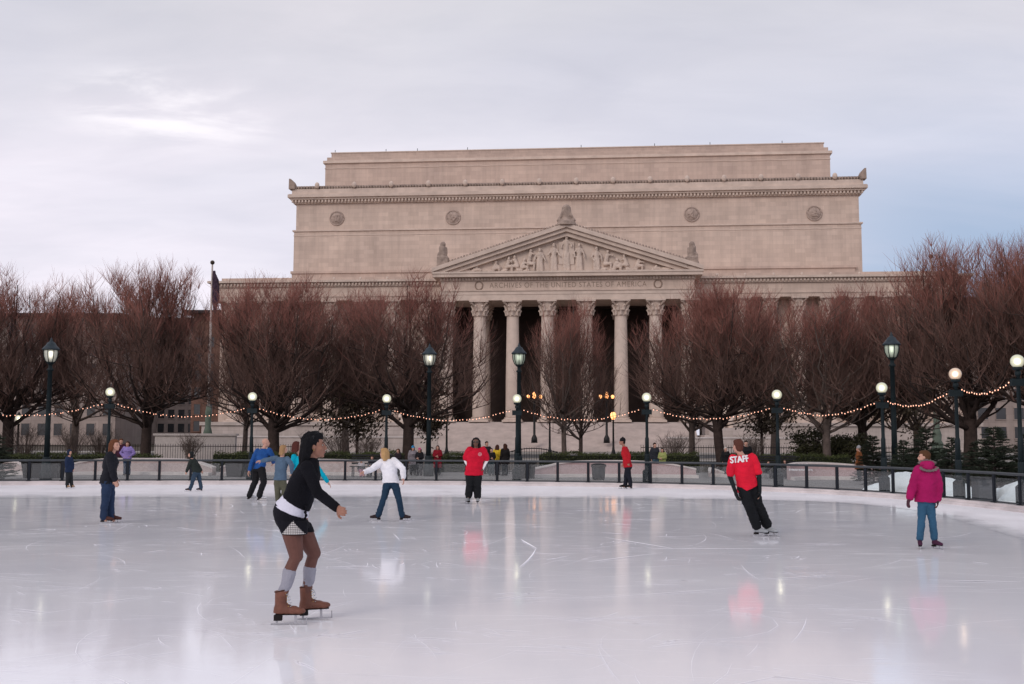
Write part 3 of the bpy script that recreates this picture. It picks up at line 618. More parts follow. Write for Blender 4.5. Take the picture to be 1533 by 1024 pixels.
mb = MB(); x, zt = bp_(848, 345, 0); mb.ell((x, .2, zt-.5), (.95, .2, .4)); mb.ell((x-.7, .1, zt-.75), (.55, .2, .35)); mb.ell((x+.7, .1, zt-.75), (.55, .2, .35)); mb.cap((x, 0, zt-.2), .16, (x, 0, zt+.2), .12); remesh(mb, 'eagle_carving', 'trimdark', B, .08, 2)
# frieze lettering
me = text_mesh('ARCHIVES OF THE UNITED STATES OF AMERICA', .98, 1.12); me.materials.append(M['letters'])
xs = [v.co.x for v in me.vertices]; wdt = max(xs)-min(xs); x0 = bu(733, .03, 426); x1 = bu(968, .03, 426); k = (x1-x0)/wdt
zt = (zf1+zf2)/2
for v in me.vertices: v.co = Vector(((v.co.x-(max(xs)+min(xs))/2)*k, -.006, v.co.y*1.0))
o = bpy.data.objects.new('inscription', me); col.objects.link(o); o.parent = B; o.location = ((x0+x1)/2, .02, zt-.02)
for px in (717, 985):
    x, _ = bp_(px, 427, 0); mb = MB(); mb.tube([(x+.5*math.cos(a), .0, zt+.55*math.sin(a)) for a in [i*math.pi/8 for i in range(17)]], .09, 6); mb.build('frieze_wreath', 'letters', B)
# upper block
uL, uR = bu(440, WU, 360), bu(1290, WU, 360); Z = lambda py: bz(py, WU)
z403, z346, z338, z299, z294, z287, z284, z276, z270 = [Z(p) for p in (402.5, 347, 339, 298.5, 294, 288, 285, 277, 271)]
mb = MB(); mb.b2((uL-.1, WU-.4, zc2), (bu(1279, WU, 405), WU+50, z403-.35)); mb.b2((uL-.25, WU-.6, z403-.348), (bu(1279, WU, 405)+.2, WU+50.2, z403)); mb.build('upper_plinth', 'stone_top', B)
mb = MB(); mb.b2((uL+.002, WU, z403-2), (uR, WU+50, z338-.22)); mb.b2((uL+.22, WU+.2, z338), (uR-.22, WU+49.8, z299)); mb.build('upper_wall', 'stone', B)
mb = MB(); mb.b2((uL-.2, WU-.2, z338-.218), (uR+.2, WU+50.2, z338-.001)); mb.b2((uL-.05, WU-.06, z346-.1), (uR+.05, WU+50.06, z346+.02)); mb.build('string_course', 'trim', B)
mb = MB(); mb.b2((uL-.15, WU-.15, z299), (uR+.15, WU+50.15, z294+.08)); x = uL-.2
while x < uR+.2: mb.box((x, WU-.32, (z299+z294)/2+.08), (.24, .34, z294-z299-.1)); x += .5
mb.build('upper_dentils', 'trim', B)['kind'] = 'stuff'
mb = MB(); 
for (za_, zb_, o_) in ((z294+.082, z294+.35, .55), (z294+.352, z287+.2, .85), (z287+.202, z284, .75), (z284+.002, z276, .35)): mb.b2((uL-o_, WU-o_, za_), (uR+o_, WU+50+o_, zb_))
mb.build('upper_cornice', 'trim', B)
mb = MB(); x = uL-.6
while x < uR+.7:
    mb.ell((x, WU-.3, z276+.22), (.2, .12, .27), None, 6, 4); x += .42
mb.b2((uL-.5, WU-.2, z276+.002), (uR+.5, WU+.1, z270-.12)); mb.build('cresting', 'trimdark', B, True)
for k in range(15):
    x = bu(475+k*(1250-475)/14., WU-.5, 272); mb = MB(); mb.ell((x, WU-.55, z270-.12), (.36, .3, .48), None, 10, 8); mb.build('antefix', 'trim', B, True)
for s, x in ((-1, uL), (1, uR)):
    mb = MB(); pl_ = [(x+s*.75, z276), (x+s*.72, z270+.95), (x+s*.45, z270+.9), (x+s*.1, z270+.55), (x-s*.12, z270+.1), (x-s*.12, z276)]; mb.prism(pl_[::-1] if s < 0 else pl_, WU-.75, WU+.6); mb.build('corner_acroterion', 'trimdark', B)
for px, py in ((504.5, 327), (678.5, 325.5), (1035.5, 321), (1219, 319.5)):
    x, z = bp_(px, py, WU+.2); mb = MB(); mb.tube([(x+1.02*math.cos(a), WU+.15, z+1.02*math.sin(a)) for a in [i*math.pi/12 for i in range(25)]], .11, 8); rg = mb.build('medallion', 'relief', B, True)
    mb = MB(); mb.tube([(x, WU+.24, z), (x, WU+.12, z)], [.95, .9], 24)
    for q in range(7): mb.cap((x+fr3.uniform(-.5, .5), WU+.1, z+fr3.uniform(-.5, .5)), .1, (x+fr3.uniform(-.5, .5), WU+.08, z+fr3.uniform(-.5, .5)), .14, 6)
    mb.build('medallion_relief', 'relief', rg, True)
# top tier
tL, tR = bu(487, WT, 255), bu(1243, WT, 255); Z = lambda py: bz(py, WT)
mb = MB(); mb.b2((tL, WT, z276-1), (tR, WT+28, Z(238))); mb.b2((tL+.2, WT+.2, Z(234)), (tR-.2, WT+27.8, Z(228))); mb.b2((tL+.75, WT+.8, Z(228)), (tR-.75, WT+27, Z(220.5))); mb.build('top_tier', 'stone_top', B)
mb = MB(); mb.b2((tL-.3, WT-.3, Z(238)+.002), (tR+.3, WT+28.3, Z(234)-.002)); mb.b2((tL-.08, WT-.08, Z(246)), (tR+.08, WT+28.08, Z(245))); mb.b2((tL+.65, WT+.7, Z(220.5)), (tR-.65, WT+27.1, Z(220.5)+.15)); mb.build('top_cornice', 'trim', B)
for px in (502, 578, 625, 700, 870, 980, 1063, 1171): x = bu(px, WT+1, 219); mb = MB(); mb.tube([(x, WT+1, Z(220.5)), (x, WT+1, Z(220.5)+.6)], .05, 5); mb.build('lightning_rod', 'black', B)
# steps
mb = MB(); ns = 24
for k in range(ns):
    z1 = fl-.02-k*(fl-.1)/ns; y0 = .1-k*.42; mb.b2((-16.5, y0-.42, -.1), (16.5, y0, z1-(fl-.1)/ns))
mb.build('front_steps', 'steps', B)
for s in (-1, 1):
    x = s*19.8; mb = MB(); mb.b2((x-3.2, -9.5, -.1), (x+3.2, 3.3, 1.6)); mb.b2((x-2.8, -9.2, 1.6), (x+2.8, 3.3, 2.0)); mb.b2((x-2.2, -8.4, 2), (x+2.2, -3, 2.9)); mb.build('statue_plinth', 'podium', B)
    mb = MB(); y = -6; mb.cap((x, y, 3.2), .9, (x, y+.2, 5.2), .75); mb.cap((x-.5, y-.3, 3.6), .45, (x-.5, y-1.3, 3.5), .4); mb.cap((x+.5, y-.3, 3.6), .45, (x+.5, y-1.3, 3.5), .4)
    mb.cap((x-.5, y-1.3, 3.5), .38, (x-.5, y-1.3, 2.9), .35); mb.cap((x+.5, y-1.3, 3.5), .38, (x+.5, y-1.3, 2.9), .35); mb.ell((x, y+.1, 6.4), (.42, .48, .55)); mb.cap((x, y+.1, 5.4), .3, (x, y+.1, 6.2), .26)
    for q in (-1, 1): mb.cap((x+q*.8, y+.1, 5.3), .3, (x+q*1.05, y-.2, 4.3), .24); mb.cap((x+q*1.05, y-.2, 4.3), .24, (x+q*.8, y-1.1, 4.1), .2)
    remesh(mb, 'seated_statue', 'trim', B, .1, 3, .06, 2)
# candelabra on the portico steps
for px, lb in ((800, 'orange lit candelabra between columns, the left one on the portico steps'), (908, 'orange lit candelabra between columns, the right one on the portico steps')):
    c = at(px, 594, 131); r = empty('candelabra', (c.x, 131, 1.), 0, lb, 'lamp', 'lit candelabra on the portico steps'); k = c.z-1.
    mb = MB(); mb.lathe((0, 0, 0), [(.4, 0), (.35, .6), (.15, 1), (.12, k-.3), (.2, k-.2), (.08, k)], 10)
    for a in range(4): mb.tube([(0, 0, k-.5), (.5*math.cos(a*1.57), .5*math.sin(a*1.57), k-.55), (.75*math.cos(a*1.57), .75*math.sin(a*1.57), k-.25)], .05, 6)
    mb.build('pole', 'black', r, True)
    for a in range(5):
        mb = MB(); q = (0, 0, k+.35) if a == 4 else (.75*math.cos(a*1.57), .75*math.sin(a*1.57), k); mb.ell(q, (.21, .21, .24)); mb.build('globe', 'lampwarm', r, True)
# ------------------------------------------------------------------ other buildings, flagpoles, street walls
def block(name, label, px0, px1, pyt, Y, mt, wins=None, roof=None, depth=40, wm='window'):
    a = at(px0, pyt, Y); b_ = at(px1, pyt, Y); r = empty(name, ((a.x+b_.x)/2, Y, 0), 0, label, 'building'); hw = (b_.x-a.x)/2; h = a.z
    mb = MB(); mb.b2((-hw, 0, -.1), (hw, depth, h)); mb.build('wall', mt, r)
    if roof: mb = MB(); mb.b2((-hw-1.5, -2, h+.002), (hw+1.5, depth+1, h+roof)); mb.build('roof', 'roofdark', r)
    if wins:
        nx, nz_, z0, z1, fw, fh = wins
        for i in range(nx):
            for j in range(nz_):
                x = -hw+2*hw*(i+.5)/nx; z = z0+(z1-z0)*(j+.5)/nz_; w2 = hw/nx*fw; h2 = (z1-z0)/nz_/2*fh
                f_ = MB(); f_.b2((x-w2-.15, -.14, z-h2-.15), (x+w2+.15, -.02, z-h2)); f_.b2((x-w2-.15, -.12, z+h2), (x+w2+.15, -.02, z+h2+.15)); f_.b2((x-w2-.1, -.1, z-h2-.01), (x-w2, -.02, z+h2+.01)); f_.b2((x+w2, -.1, z-h2-.01), (x+w2+.1, -.02, z+h2+.01)); fo = f_.build('window', mt, r)
                p_ = MB(); p_.b2((x-w2, -.05, z-h2), (x+w2, -.01, z+h2)); p_.build('pane', wm, fo)
    return r
block('office_building', 'pale concrete office building with dark overhanging roof behind the left trees', 178, 313, 492, 240, 'concrete', (9, 7, 2, 24, .62, .62), 2.3)
block('office_building', 'long low stone building behind the trees at the far left', -160, 178, 474, 215, 'concrete', (14, 6, 1, 25, .5, .6), .6)
block('brick_building', 'red brick building peeking between the flagpole and archives left wing', 290, 345, 470, 190, 'brick', (3, 6, 2, 20, .5, .6), .5)
block('office_building', 'brown office building hidden behind the large trees at the right edge', 1425, 1800, 452, 210, 'concrete', (14, 7, 1, 27, .55, .6), .8)
def flagpole(px, pyt, Y, label, fd):
    c = at(px, pyt, Y); r = empty('flagpole', (c.x, Y, 0), 0, label, 'flagpole', 'flagpoles before the archives'); k = c.z
    mb = MB(); mb.lathe((0, 0, 0), [(.13, 1), (.12, k*.6), (.08, k)], 12); mb.build('pole', 'podium', r, True)
    mb = MB(); mb.lathe((0, 0, 0), [(.9, 0), (.85, .5), (.5, .7), (.6, 1.1), (.4, 1.5), (.45, 2), (.28, 2.6), (.3, 4), (.2, 4.6)], 12); mb.build('bronze_base', mat('verdigris', (.1, .13, .1), .7, .3, 2, .2), r, True)
    mb = MB(); mb.ell((0, 0, k+.2), (.22, .22, .22)); mb.build('ball', 'bronze', r, True)
    if fd:
        mb = MB(); mb.tube([(.15, 0, k-.6), (.35, 0, k-1.6), (.42, .05, k-3.2), (.36, 0, k-4.6)], [.1, .3, .38, .15], 8); remesh(mb, 'flag', 'flag', r, .06, 2, .08, 3, True)
flagpole(318, 396, 104, 'white flagpole with a furled dark flag standing left of the archives', True)
flagpole(1394, 387, 104, 'bare pale flagpole behind the large tree on the right', False)
def lowwall(name, label, x0, x1, Y, z0, z1, mt, cat, th=.5, cap=True):
    r = empty(name, ((x0+x1)/2, Y, z0), 0, label, cat); hw = (x1-x0)/2
    mb = MB(); mb.b2((-hw, 0, 0), (hw, th, z1-z0-.15)); mb.build('wall_face', mt, r)
    if cap: mb = MB(); mb.b2((-hw-.1, -.1, z1-z0-.148), (hw+.1, th+.1, z1-z0)); mb.build('coping', 'cap', r)
a = at(232, 651, 73); b_ = at(352, 651, 73); lowwall('garden_wall', 'pale low wall behind the left hedge near the flagpole base', a.x, b_.x, 73, 0, a.z+.1, 'cap', 'wall')
a = at(353, 655, 118); b_ = at(655, 655, 118); lowwall('garden_wall', 'pale stone wall in front of the archives left wing', a.x, b_.x, 118, 0, 1.75, 'podium', 'wall')
a = at(1000, 655, 118); b_ = at(1255, 655, 118); lowwall('garden_wall', 'pale stone wall in front of the archives right wing', a.x, b_.x, 118, 0, 1.75, 'podium', 'wall')
# ------------------------------------------------------------------ terrace furniture
def seatwall(label, pts, mt, Y=45.5, dark=False):
    # pts: (px, top py) along the wall; gently curved in plan
    n = len(pts); a = [at(px, py, Y) for px, py in pts]
    ctr = (a[0]+a[-1])/2; r = empty('seat_wall', (ctr.x, Y, .03), 0, label, 'stone wall', 'curved stone seat walls on the terrace')
    q = catmull([(p.x-ctr.x, .9*math.sin(math.pi*i/(n-1)), p.z-.03) for i, p in enumerate(a)], False, 5)
    mb = MB(); k = len(q); vs = []
    for p in q: vs += [(p.x, p.y, 0), (p.x, p.y, p.z-.07), (p.x, p.y+.55, p.z-.07), (p.x, p.y+.55, 0)]
    fs = [(4*i+j, 4*i+4+j, 4*i+4+(j+1) % 4, 4*i+(j+1) % 4) for i in range(k-1) for j in range(4)]+[(0, 1, 2, 3), (4*k-1, 4*k-2, 4*k-3, 4*k-4)]
    mb.add(vs, [tuple(reversed(f)) for f in fs]); mb.build('wall_face', mt, r)
    mb = MB(); vs = []
    for p in q: vs += [(p.x, p.y-.05, p.z-.068), (p.x, p.y-.05, p.z), (p.x, p.y+.6, p.z), (p.x, p.y+.6, p.z-.068)]
    mb.add(vs, [tuple(reversed(f)) for f in fs]); mb.build('coping', 'cap', r)
    mb = MB(); vs = []
    for p in q: vs += [(p.x, p.y-.6, 0), (p.x, p.y-.6, .12), (p.x, p.y-.002, .12), (p.x, p.y-.002, 0)]
    mb.add(vs, [tuple(reversed(f)) for f in fs]); mb.build('plinth_step', 'cap', r)
seatwall('curved grey stone seat wall at the far left beyond the child in navy', [(86, 700), (105, 693), (130, 688), (160, 686), (185, 686.5), (250, 687), (285, 690), (318, 699)], 'granite')
seatwall('short stone seat wall at the left edge of the photo', [(-70, 690), (-30, 690), (10, 692), (46, 700)], 'granite')
seatwall('curved stone seat wall behind the blue shirted skater and the dark haired woman', [(330, 698), (360, 691), (420, 688), (480, 688), (540, 690), (572, 697)], 'granite')
seatwall('curved stone seat wall behind the litter bin and globe lamp right of the gate', [(793, 702), (820, 697), (850, 691.5), (900, 690), (960, 690.5), (1005, 694), (1042, 701)], 'granite_pink', 44)
seatwall('rose coloured stone seat wall with small white lettering, left of the brown coated walker', [(1183, 695), (1205, 693), (1240, 693), (1280, 695), (1330, 700)], 'granite_pink', 42)
seatwall('small block of grey seat wall behind the STAFF skater', [(1064, 706), (1072, 701), (1084, 706)], 'granite', 45)
# small lettering on the rose wall
p = at(1199, 715, 41.9)
own = [x for x in col.objects if x.get('label', '').startswith('rose coloured')][0]; mb = MB(); rg_ = random.Random(2)
for x0, x1, z0, h_ in ((-.28, .28, .62, .1), (-.42, .46, .42, .07)):      # two worn lines of white lettering, too blurred in the photo to read
    x = x0
    while x < x1: w__ = rg_.uniform(.02, .045); mb.box((x, 0, z0+rg_.uniform(-.01, .01)), (w__, .006, h_*rg_.uniform(.6, 1))); x += w__+.012
mb.b2((-.3, .002, .4), (.3, .004, .66)) if False else None
lw_ = mb.build('wall_lettering', 'signage', own); lw_.location = Vector((p.x, 41.96, .0))-own.location; lw_['kind'] = 'stuff'
def bench(px, Y, label):
    c = at(px, 700, Y); r = empty('bench', (c.x, Y, .03), 0, label, 'bench')
    mb = MB()
    for j in range(5): mb.box((0, -.2+j*.1, .43), (1.7, .07, .035))
    mb.build('seat', 'black', r); mb = MB()
    for j in range(4): mb.box((0, .3, .55+j*.11), (1.7, .03, .07))
    mb.build('backrest', 'black', r)
    for x in (-.75, .75):
        for y in (-.2, .25): mb = MB(); mb.tube([(x, y, 0), (x, y, .42)], .025, 6); mb.build('leg', 'black', r)
bench(1163, 43.5, 'dark slatted bench carrying two seated people behind a globe lamp')
bench(556, 43.8, 'dark bench with seated people left of the white jacketed skater')
def planter(px, Y, label, w_=1.1, h=.75):
    c = at(px, 700, Y); r = empty('planter', (c.x, Y, .03), 0, label, 'planter')
    mb = MB(); mb.box((0, 0, h/2), (w_*.85, .7, h), 0, 1.15); mb.build('pot', 'black', r)
    mb = MB(); mb.box((0, 0, h+.03), (w_*1.05, .87, .06)); mb.build('rim', 'black', r)
planter(66, 42, 'dark tapered planter box left of the child in navy', 1.5, .62)
planter(360, 44, 'dark planter box behind the blue shirted skater', 1.1, .62)
planter(787, 43, 'dark planter beside the globe lamp and iron gate', .8, .6)
c = at(896, 705, 41.5); r = empty('litter_bin', (c.x, 41.5, .03), 0, 'round dark litter bin in front of the stone wall right of the gate', 'litter bin')
mb = MB(); mb.lathe((0, 0, 0), [(.2, 0), (.24, .05), (.27, .55), (.22, .58)], 16); mb.build('drum', 'post', r, True); mb = MB(); mb.lathe((0, 0, 0), [(.3, .5), (.3, .58), (.2, .63), (.1, .64)], 16); mb.build('lid', 'black', r, True)
mb = MB(); mb.lathe((0, 0, 0), [(.24, 0), (.24, .75), (.2, .8), (.1, .82)], 14)
c = at(1436, 740, 25.3); c2 = gp(1436, 775, .05)
r = empty('litter_bin', (rail_y(1440)*.4205+.6, rail_y(1440)+.3, .03), 0, 'grey box shaped bin among the snow outside the railing at the right', 'litter bin'); mb = MB(); mb.box((0, 0, .3), (.42, .42, .6)); mb.build('body', 'rail', r); mb = MB(); mb.box((0, 0, .63), (.46, .46, .05)); mb.build('lid', 'black', r)
# iron gate
gY = 48.; ga, gb = at(700, 700, gY), at(835, 700, gY); r = empty('iron_gate', ((ga.x+gb.x)/2, gY, .0), 0, 'black iron garden gate with arched top bar behind the terrace', 'gate'); hw = (gb.x-ga.x)/2
def gtop(x): return .95+.22*max(0, 1-((x-.9)/1.2)**2)
mb = MB(); x = -hw
while x <= hw: mb.tube([(x, 0, 0), (x, 0, gtop(x)+.05)], .011, 4); x += .11
mb.build('bars', 'black', r); mb = MB(); mb.tube([(x_, 0, gtop(x_)) for x_ in [-hw+2*hw*i/30 for i in range(31)]], .025, 6); mb.tube([(-hw, 0, .15), (hw, 0, .15)], .02, 5); mb.build('top_bar', 'black', r)
for px in (232, 1185):     # iron fence runs beyond the hedges
    a = at(px, 690, 60); r = empty('iron_fence', (a.x, 60, 0), 0, 'thin black iron fence behind the left hedge' if px < 500 else 'thin black iron fence behind the right hedge', 'fence')
    mb = MB()
    for k in range(120): x = (k-60)*.14; mb.tube([(x, 0, 0), (x, 0, 1.25)], .012, 4)
    mb.build('pickets', 'black', r); mb = MB(); mb.tube([(-8.4, 0, 1.12), (8.4, 0, 1.12)], .02, 4); mb.tube([(-8.4, 0, .2), (8.4, 0, .2)], .02, 4); mb.build('crossbars', 'black', r)
# snow piles
def snow(label, blobs, nm='snow_pile'):
    c = sum((Vector(b_[0]) for b_ in blobs), Vector((0, 0, 0)))/len(blobs); c.z = .03
    r = MB(); r.o = c
    for p, rr in blobs: r.ell(p, rr, None, 16, 10)
    o = remesh(r, nm, 'snow', None, .05, 3, .035, 4); o.location = c; tag(o, label, 'snow pile', 'heaps of cleared snow outside the railing')
def op(px, off, z=.03):
    Y = rail_y(px); s = (px-766.5)/FPX; Yo = Y+off; return Vector((s*Yo, Yo, z))
snow('rounded heap of cleared snow just left of the girl in the pink jacket', [(op(1350, 3.2), (.7, .9, .62)), (op(1330, 3.2), (.9, .7, .25))])
snow('sloping heap of cleared snow just right of the girl in the pink jacket', [(op(1408, 3.0), (.7, .9, .52)), (op(1422, 3.), (.6, .8, .42)), (op(1452, 2.8), (.9, .9, .28))])
snow('high heap of cleared snow at the right edge of the photo', [(op(1542, 3.), (.9, 1.2, .6)), (op(1512, 2.8), (.8, .9, .4)), (op(1575, 3), (1.4, 1, .55)), (op(1485, 2.6), (.8, .7, .22))])
# ------------------------------------------------------------------ vegetation
def tree_mesh(seed, H=10.5, RM=3.9, n1=9, n2=6, n3=7, n4=12, zt=2.4, tr0=.27, slim=False):
    rg = random.Random(seed); tk = MB(); cr = MB(); tw = MB()
    def ztop(r): return H*(1-.24*(min(1, r/RM))**2.4)
    def bez(a, b_, c, n): return [a*(1-t)**2+b_*2*t*(1-t)+c*t*t for t in [i/n for i in range(n+1)]]
    lean = Vector((rg.uniform(-.1, .1), rg.uniform(-.1, .1), 0))
    tp = [Vector((0, 0, -.1)), Vector((0, 0, .35)), lean+Vector((0, 0, zt*.6)), lean*1.4+Vector((0, 0, zt)), lean*1.6+Vector((0, 0, zt*1.5)), lean*2+Vector((rg.uniform(-.2, .2), rg.uniform(-.2, .2), H*.55)), Vector((rg.uniform(-.4, .4), rg.uniform(-.4, .4), H*.8))]
    tk.tube(tp, [tr0*1.25, tr0, tr0*.88, tr0*.85, tr0*.55, tr0*.25, tr0*.08], 10)
    def twig(p, d, ln, r0, mb, n=3):
        m1 = p+d*ln*.5+Vector((rg.gauss(0, .04), rg.gauss(0, .04), .03))*ln; d2 = (d+Vector((rg.gauss(0, .15), rg.gauss(0, .15), .25))).normalized(); m2_ = m1+d2*ln*.5
        mb.tube([p, m1, m2_], [r0, r0*.7, r0*.25], n, False); return m1
    for i in range(n1+4):
        low = i >= n1; ph = 2.4*i+rg.uniform(-.3, .3); r1 = RM*rg.uniform(.45, .92) if i % 3 else RM*rg.uniform(.1, .4)
        if low: ph = 1.57*i+rg.uniform(-.4, .4); r1 = RM*rg.uniform(.85, 1.02)
        st = Vector((0, 0, rg.uniform(zt*.72, zt*1.35)))+lean*1.4; e1 = Vector((r1*math.cos(ph), r1*math.sin(ph), ztop(r1)*(rg.uniform(.55, .72) if low else rg.uniform(.84, .95))))
        c1 = st+Vector((math.cos(ph)*r1*.8, math.sin(ph)*r1*.8, (e1.z-st.z)*.3)); P1 = bez(st, c1, e1, 9)
        for q in range(2, 9): P1[q] = P1[q]+Vector((rg.gauss(0, .07), rg.gauss(0, .07), 0))
        tk.tube(P1, [tr0*.42*(1-.85*t/9) for t in range(10)], 6)
        for j in range(n2-2 if low else n2):
            t = .12+.72*(j+rg.random()*.7)/n2; s2 = P1[int(t*9)]; ph2 = ph+rg.gauss(0, .75)
            hgt = rg.uniform(.74, 1) if j > 1 else rg.uniform(.42, .75)
            r2 = min(RM, (e1.xy.length*.8+rg.uniform(.3, 1.5)) if j < 4 else e1.xy.length+rg.uniform(-.7, .7)); r2 = abs(r2)
            e2 = Vector((r2*math.cos(ph2), r2*math.sin(ph2), max(s2.z+.8, ztop(r2)*(hgt*(.72 if low else .92))))); dl = e2-s2
            c2 = s2+Vector((dl.x*.7, dl.y*.7, dl.z*.3)); P2 = bez(s2, c2, e2, 6)
            for q in range(1, 6): P2[q] = P2[q]+Vector((rg.gauss(0, .06), rg.gauss(0, .06), 0))
            ra = tr0*.18*(1-.5*t); tk.tube(P2, [ra*(1-.75*k/6) for k in range(7)], 5)
            for k in range(n3):
                t3 = .15+.85*(k+rg.random()*.6)/n3; s3 = P2[min(6, int(t3*6))]; ph3 = rg.uniform(0, 6.28); o3 = rg.uniform(.25, 1.15)
                e3 = s3+Vector((o3*math.cos(ph3), o3*math.sin(ph3), rg.uniform(.5, 1.7)+(.4 if k == n3-1 else 0)))
                rr = e3.xy.length
                if rr > RM: e3.x *= RM/rr; e3.y *= RM/rr; rr = RM
                e3.z = min(e3.z, ztop(rr)-rg.uniform(.25, .9)); dl = e3-s3; c3 = s3+Vector((dl.x*.6, dl.y*.6, dl.z*.35)); P3 = bez(s3, c3, e3, 4)
                cr.tube(P3, [.022, .018, .014, .011, .007], 4, False)
                for m_ in range(int(n4*(.05+2.1*max(0, (e3.z/H-.3)/.6)))):
                    t4 = rg.random()**.7; q = P3[min(4, int(t4*4.99))]; hz = q.z/H; up = .35+.75*hz
                    d = Vector((rg.gauss(0, .42), rg.gauss(0, .42), up)); out = Vector((q.x, q.y, 0))*.17*(1.15-hz); d = (d+out).normalized()
                    ln = rg.uniform(.5, 1.25)
                    if q.z+d.z*ln > ztop(q.xy.length)+.35: ln *= .55
                    dst = tw if (hz > .66+rg.gauss(0, .09)) else cr
                    b2_ = twig(q, d, ln, rg.uniform(.0055, .0095), dst)
                    if m_ % 3: twig(b2_, (d+Vector((rg.gauss(0, .5), rg.gauss(0, .5), .3))).normalized(), ln*.65, .0055, dst)
    return tk, cr, tw
def make_tree_variant(seed, **kw):
    tk, cr, tw = tree_mesh(seed, **kw); return tk, cr, tw
VAR = []
for sd_, kw in ((11, dict(n4=15)), (23, dict(n1=10, tr0=.25, n4=15)), (37, dict(n1=9, n2=7, tr0=.29, n4=14)), (51, dict(n1=7, RM=3.3, tr0=.2, n2=5, n4=9)), (64, dict(n1=6, n2=5, n3=6, n4=9, RM=3., tr0=.15, zt=1.9))):
    tk, cr, tw = tree_mesh(sd_, **kw)
    VAR.append((tk.mesh('trunk', 'bark' if sd_ not in (51, 64) else 'barkpale', True), cr.mesh('crown', 'twigdark', False), tw.mesh('twig_tips', 'twig', False)))
TR = [(12, 57, 404, 112, 0, 'leftmost large bare tree with a dense red brown crown'), (218, 56, 398, 112, 1, 'large bare tree with wide crown behind the man in the black jacket'), (-95, 55, 396, 100, 2, 'bare tree mostly cut off by the left edge of the photo'),
      (411, 55, 414, 110, 2, 'large bare tree with thick trunk behind the bald skater in blue'), (366, 68, 450, 60, 3, 'smaller bare tree just left of the thick trunk behind the bald skater'), (611, 57, 414, 116, 0, 'large bare tree hiding the left end of the portico'),
      (845, 60, 440, 60, 3, 'left one of the two small bare trees before the middle columns'), (869, 64, 468, 58, 4, 'right and shorter one of the two small bare trees before the middle columns'), (1036, 62, 436, 72, 3, 'slender bare tree left of the thick trunk behind the STAFF skater'),
      (1080, 56, 424, 112, 1, 'large bare tree with a thick forked trunk behind the STAFF skater'), (1238, 54, 428, 96, 3, 'bare tree with pale trunk rising above the rose stone wall'), (1292, 58, 426, 94, 0, 'bare tree with dark trunk behind the brown coated walker'),
      (1452, 50, 362, 128, 2, 'tall broad bare tree behind the amber globe lamp at right'), (1560, 47, 352, 112, 1, 'very tall bare tree at the right edge of the photo'), (1372, 74, 440, 80, 4, 'small bare tree far behind the spruces at right'),
      (110, 72, 432, 86, 3, 'small bare tree between the two big trees at the left'), (518, 74, 428, 84, 3, 'thin bare tree set back between the two large trees left of the portico'), (1158, 74, 430, 84, 3, 'thin bare tree set back behind the globe lamp over the bench')]
for i, (px, Y, pyt, hw, v, lb) in enumerate(TR):
    c = at(px, 660, Y); top = at(px, pyt, Y); r = empty('bare_tree', (c.x, Y, 0), rnd.uniform(0, 6.28), lb, 'tree', 'bare trees around the garden')
    hgt = top.z/10.3; wx = 1.15*hw/FPX*Y/(3.9 if v < 3 else (3.3 if v == 3 else 3.0)); r.scale = (wx, wx, hgt)
    for nm, me in zip(('trunk', 'crown', 'twig_tips'), VAR[v]):
        o = bpy.data.objects.new(nm, me); col.objects.link(o); o.parent = r
def leafquad(mb, p, sz, rg):
    a = Vector((rg.gauss(0, 1), rg.gauss(0, 1), rg.gauss(0, 1))).normalized(); b_ = a.orthogonal().normalized(); c = a.cross(b_)
    b_, c = b_*sz, c*sz*.5; mb.add([p-b_, p+c, p+b_, p-c], [(0, 1, 2, 3)])
def hedge(px0, px1, Y, ztop_, label, dp=1.3):
    rg = random.Random(int(px0)); a, b_ = at(px0, 690, Y), at(px1, 690, Y); r = empty('hedge', ((a.x+b_.x)/2, Y, 0), 0, label, 'hedge'); hw = (b_.x-a.x)/2
    mb = MB(); mb.b2((-hw, .1, 0), (hw, dp, ztop_-.12)); mb.build('shade_core', 'hedgein', r)  # solid box, coloured dark for the shade behind the leaves
    mb = MB()
    for k in range(int(hw*2*900)):
        x = rg.uniform(-hw, hw); top = ztop_+.05*math.sin(x*2.1)+.04*math.sin(x*5.3)
        if rg.random() < .6: p = Vector((x, rg.uniform(0, dp), top+rg.gauss(-.05, .05)))
        else: p = Vector((x, rg.gauss(.05, .06), rg.uniform(.05, top)))
        leafquad(mb, p, rg.uniform(.02, .05), rg)
    mb.build('foliage', 'hedge', r)
zh = at(760, 678.5, 50).z
hedge(318, 602, 50, zh, 'clipped green hedge behind the left seat walls')
hedge(808, 1048, 50, zh, 'clipped green hedge between the gate and the thick tree at right')
hedge(1086, 1275, 50, zh-.05, 'clipped green hedge behind the rose stone wall')
hedge(640, 696, 50, zh-.05, 'short stretch of hedge behind the woman in the red coat', 1.)
hedge(150, 232, 50, zh-.18, 'low dark hedge behind the far left seat wall')
hedge(-60, 150, 51, zh-.12, 'low dark hedge at the left edge of the photo')
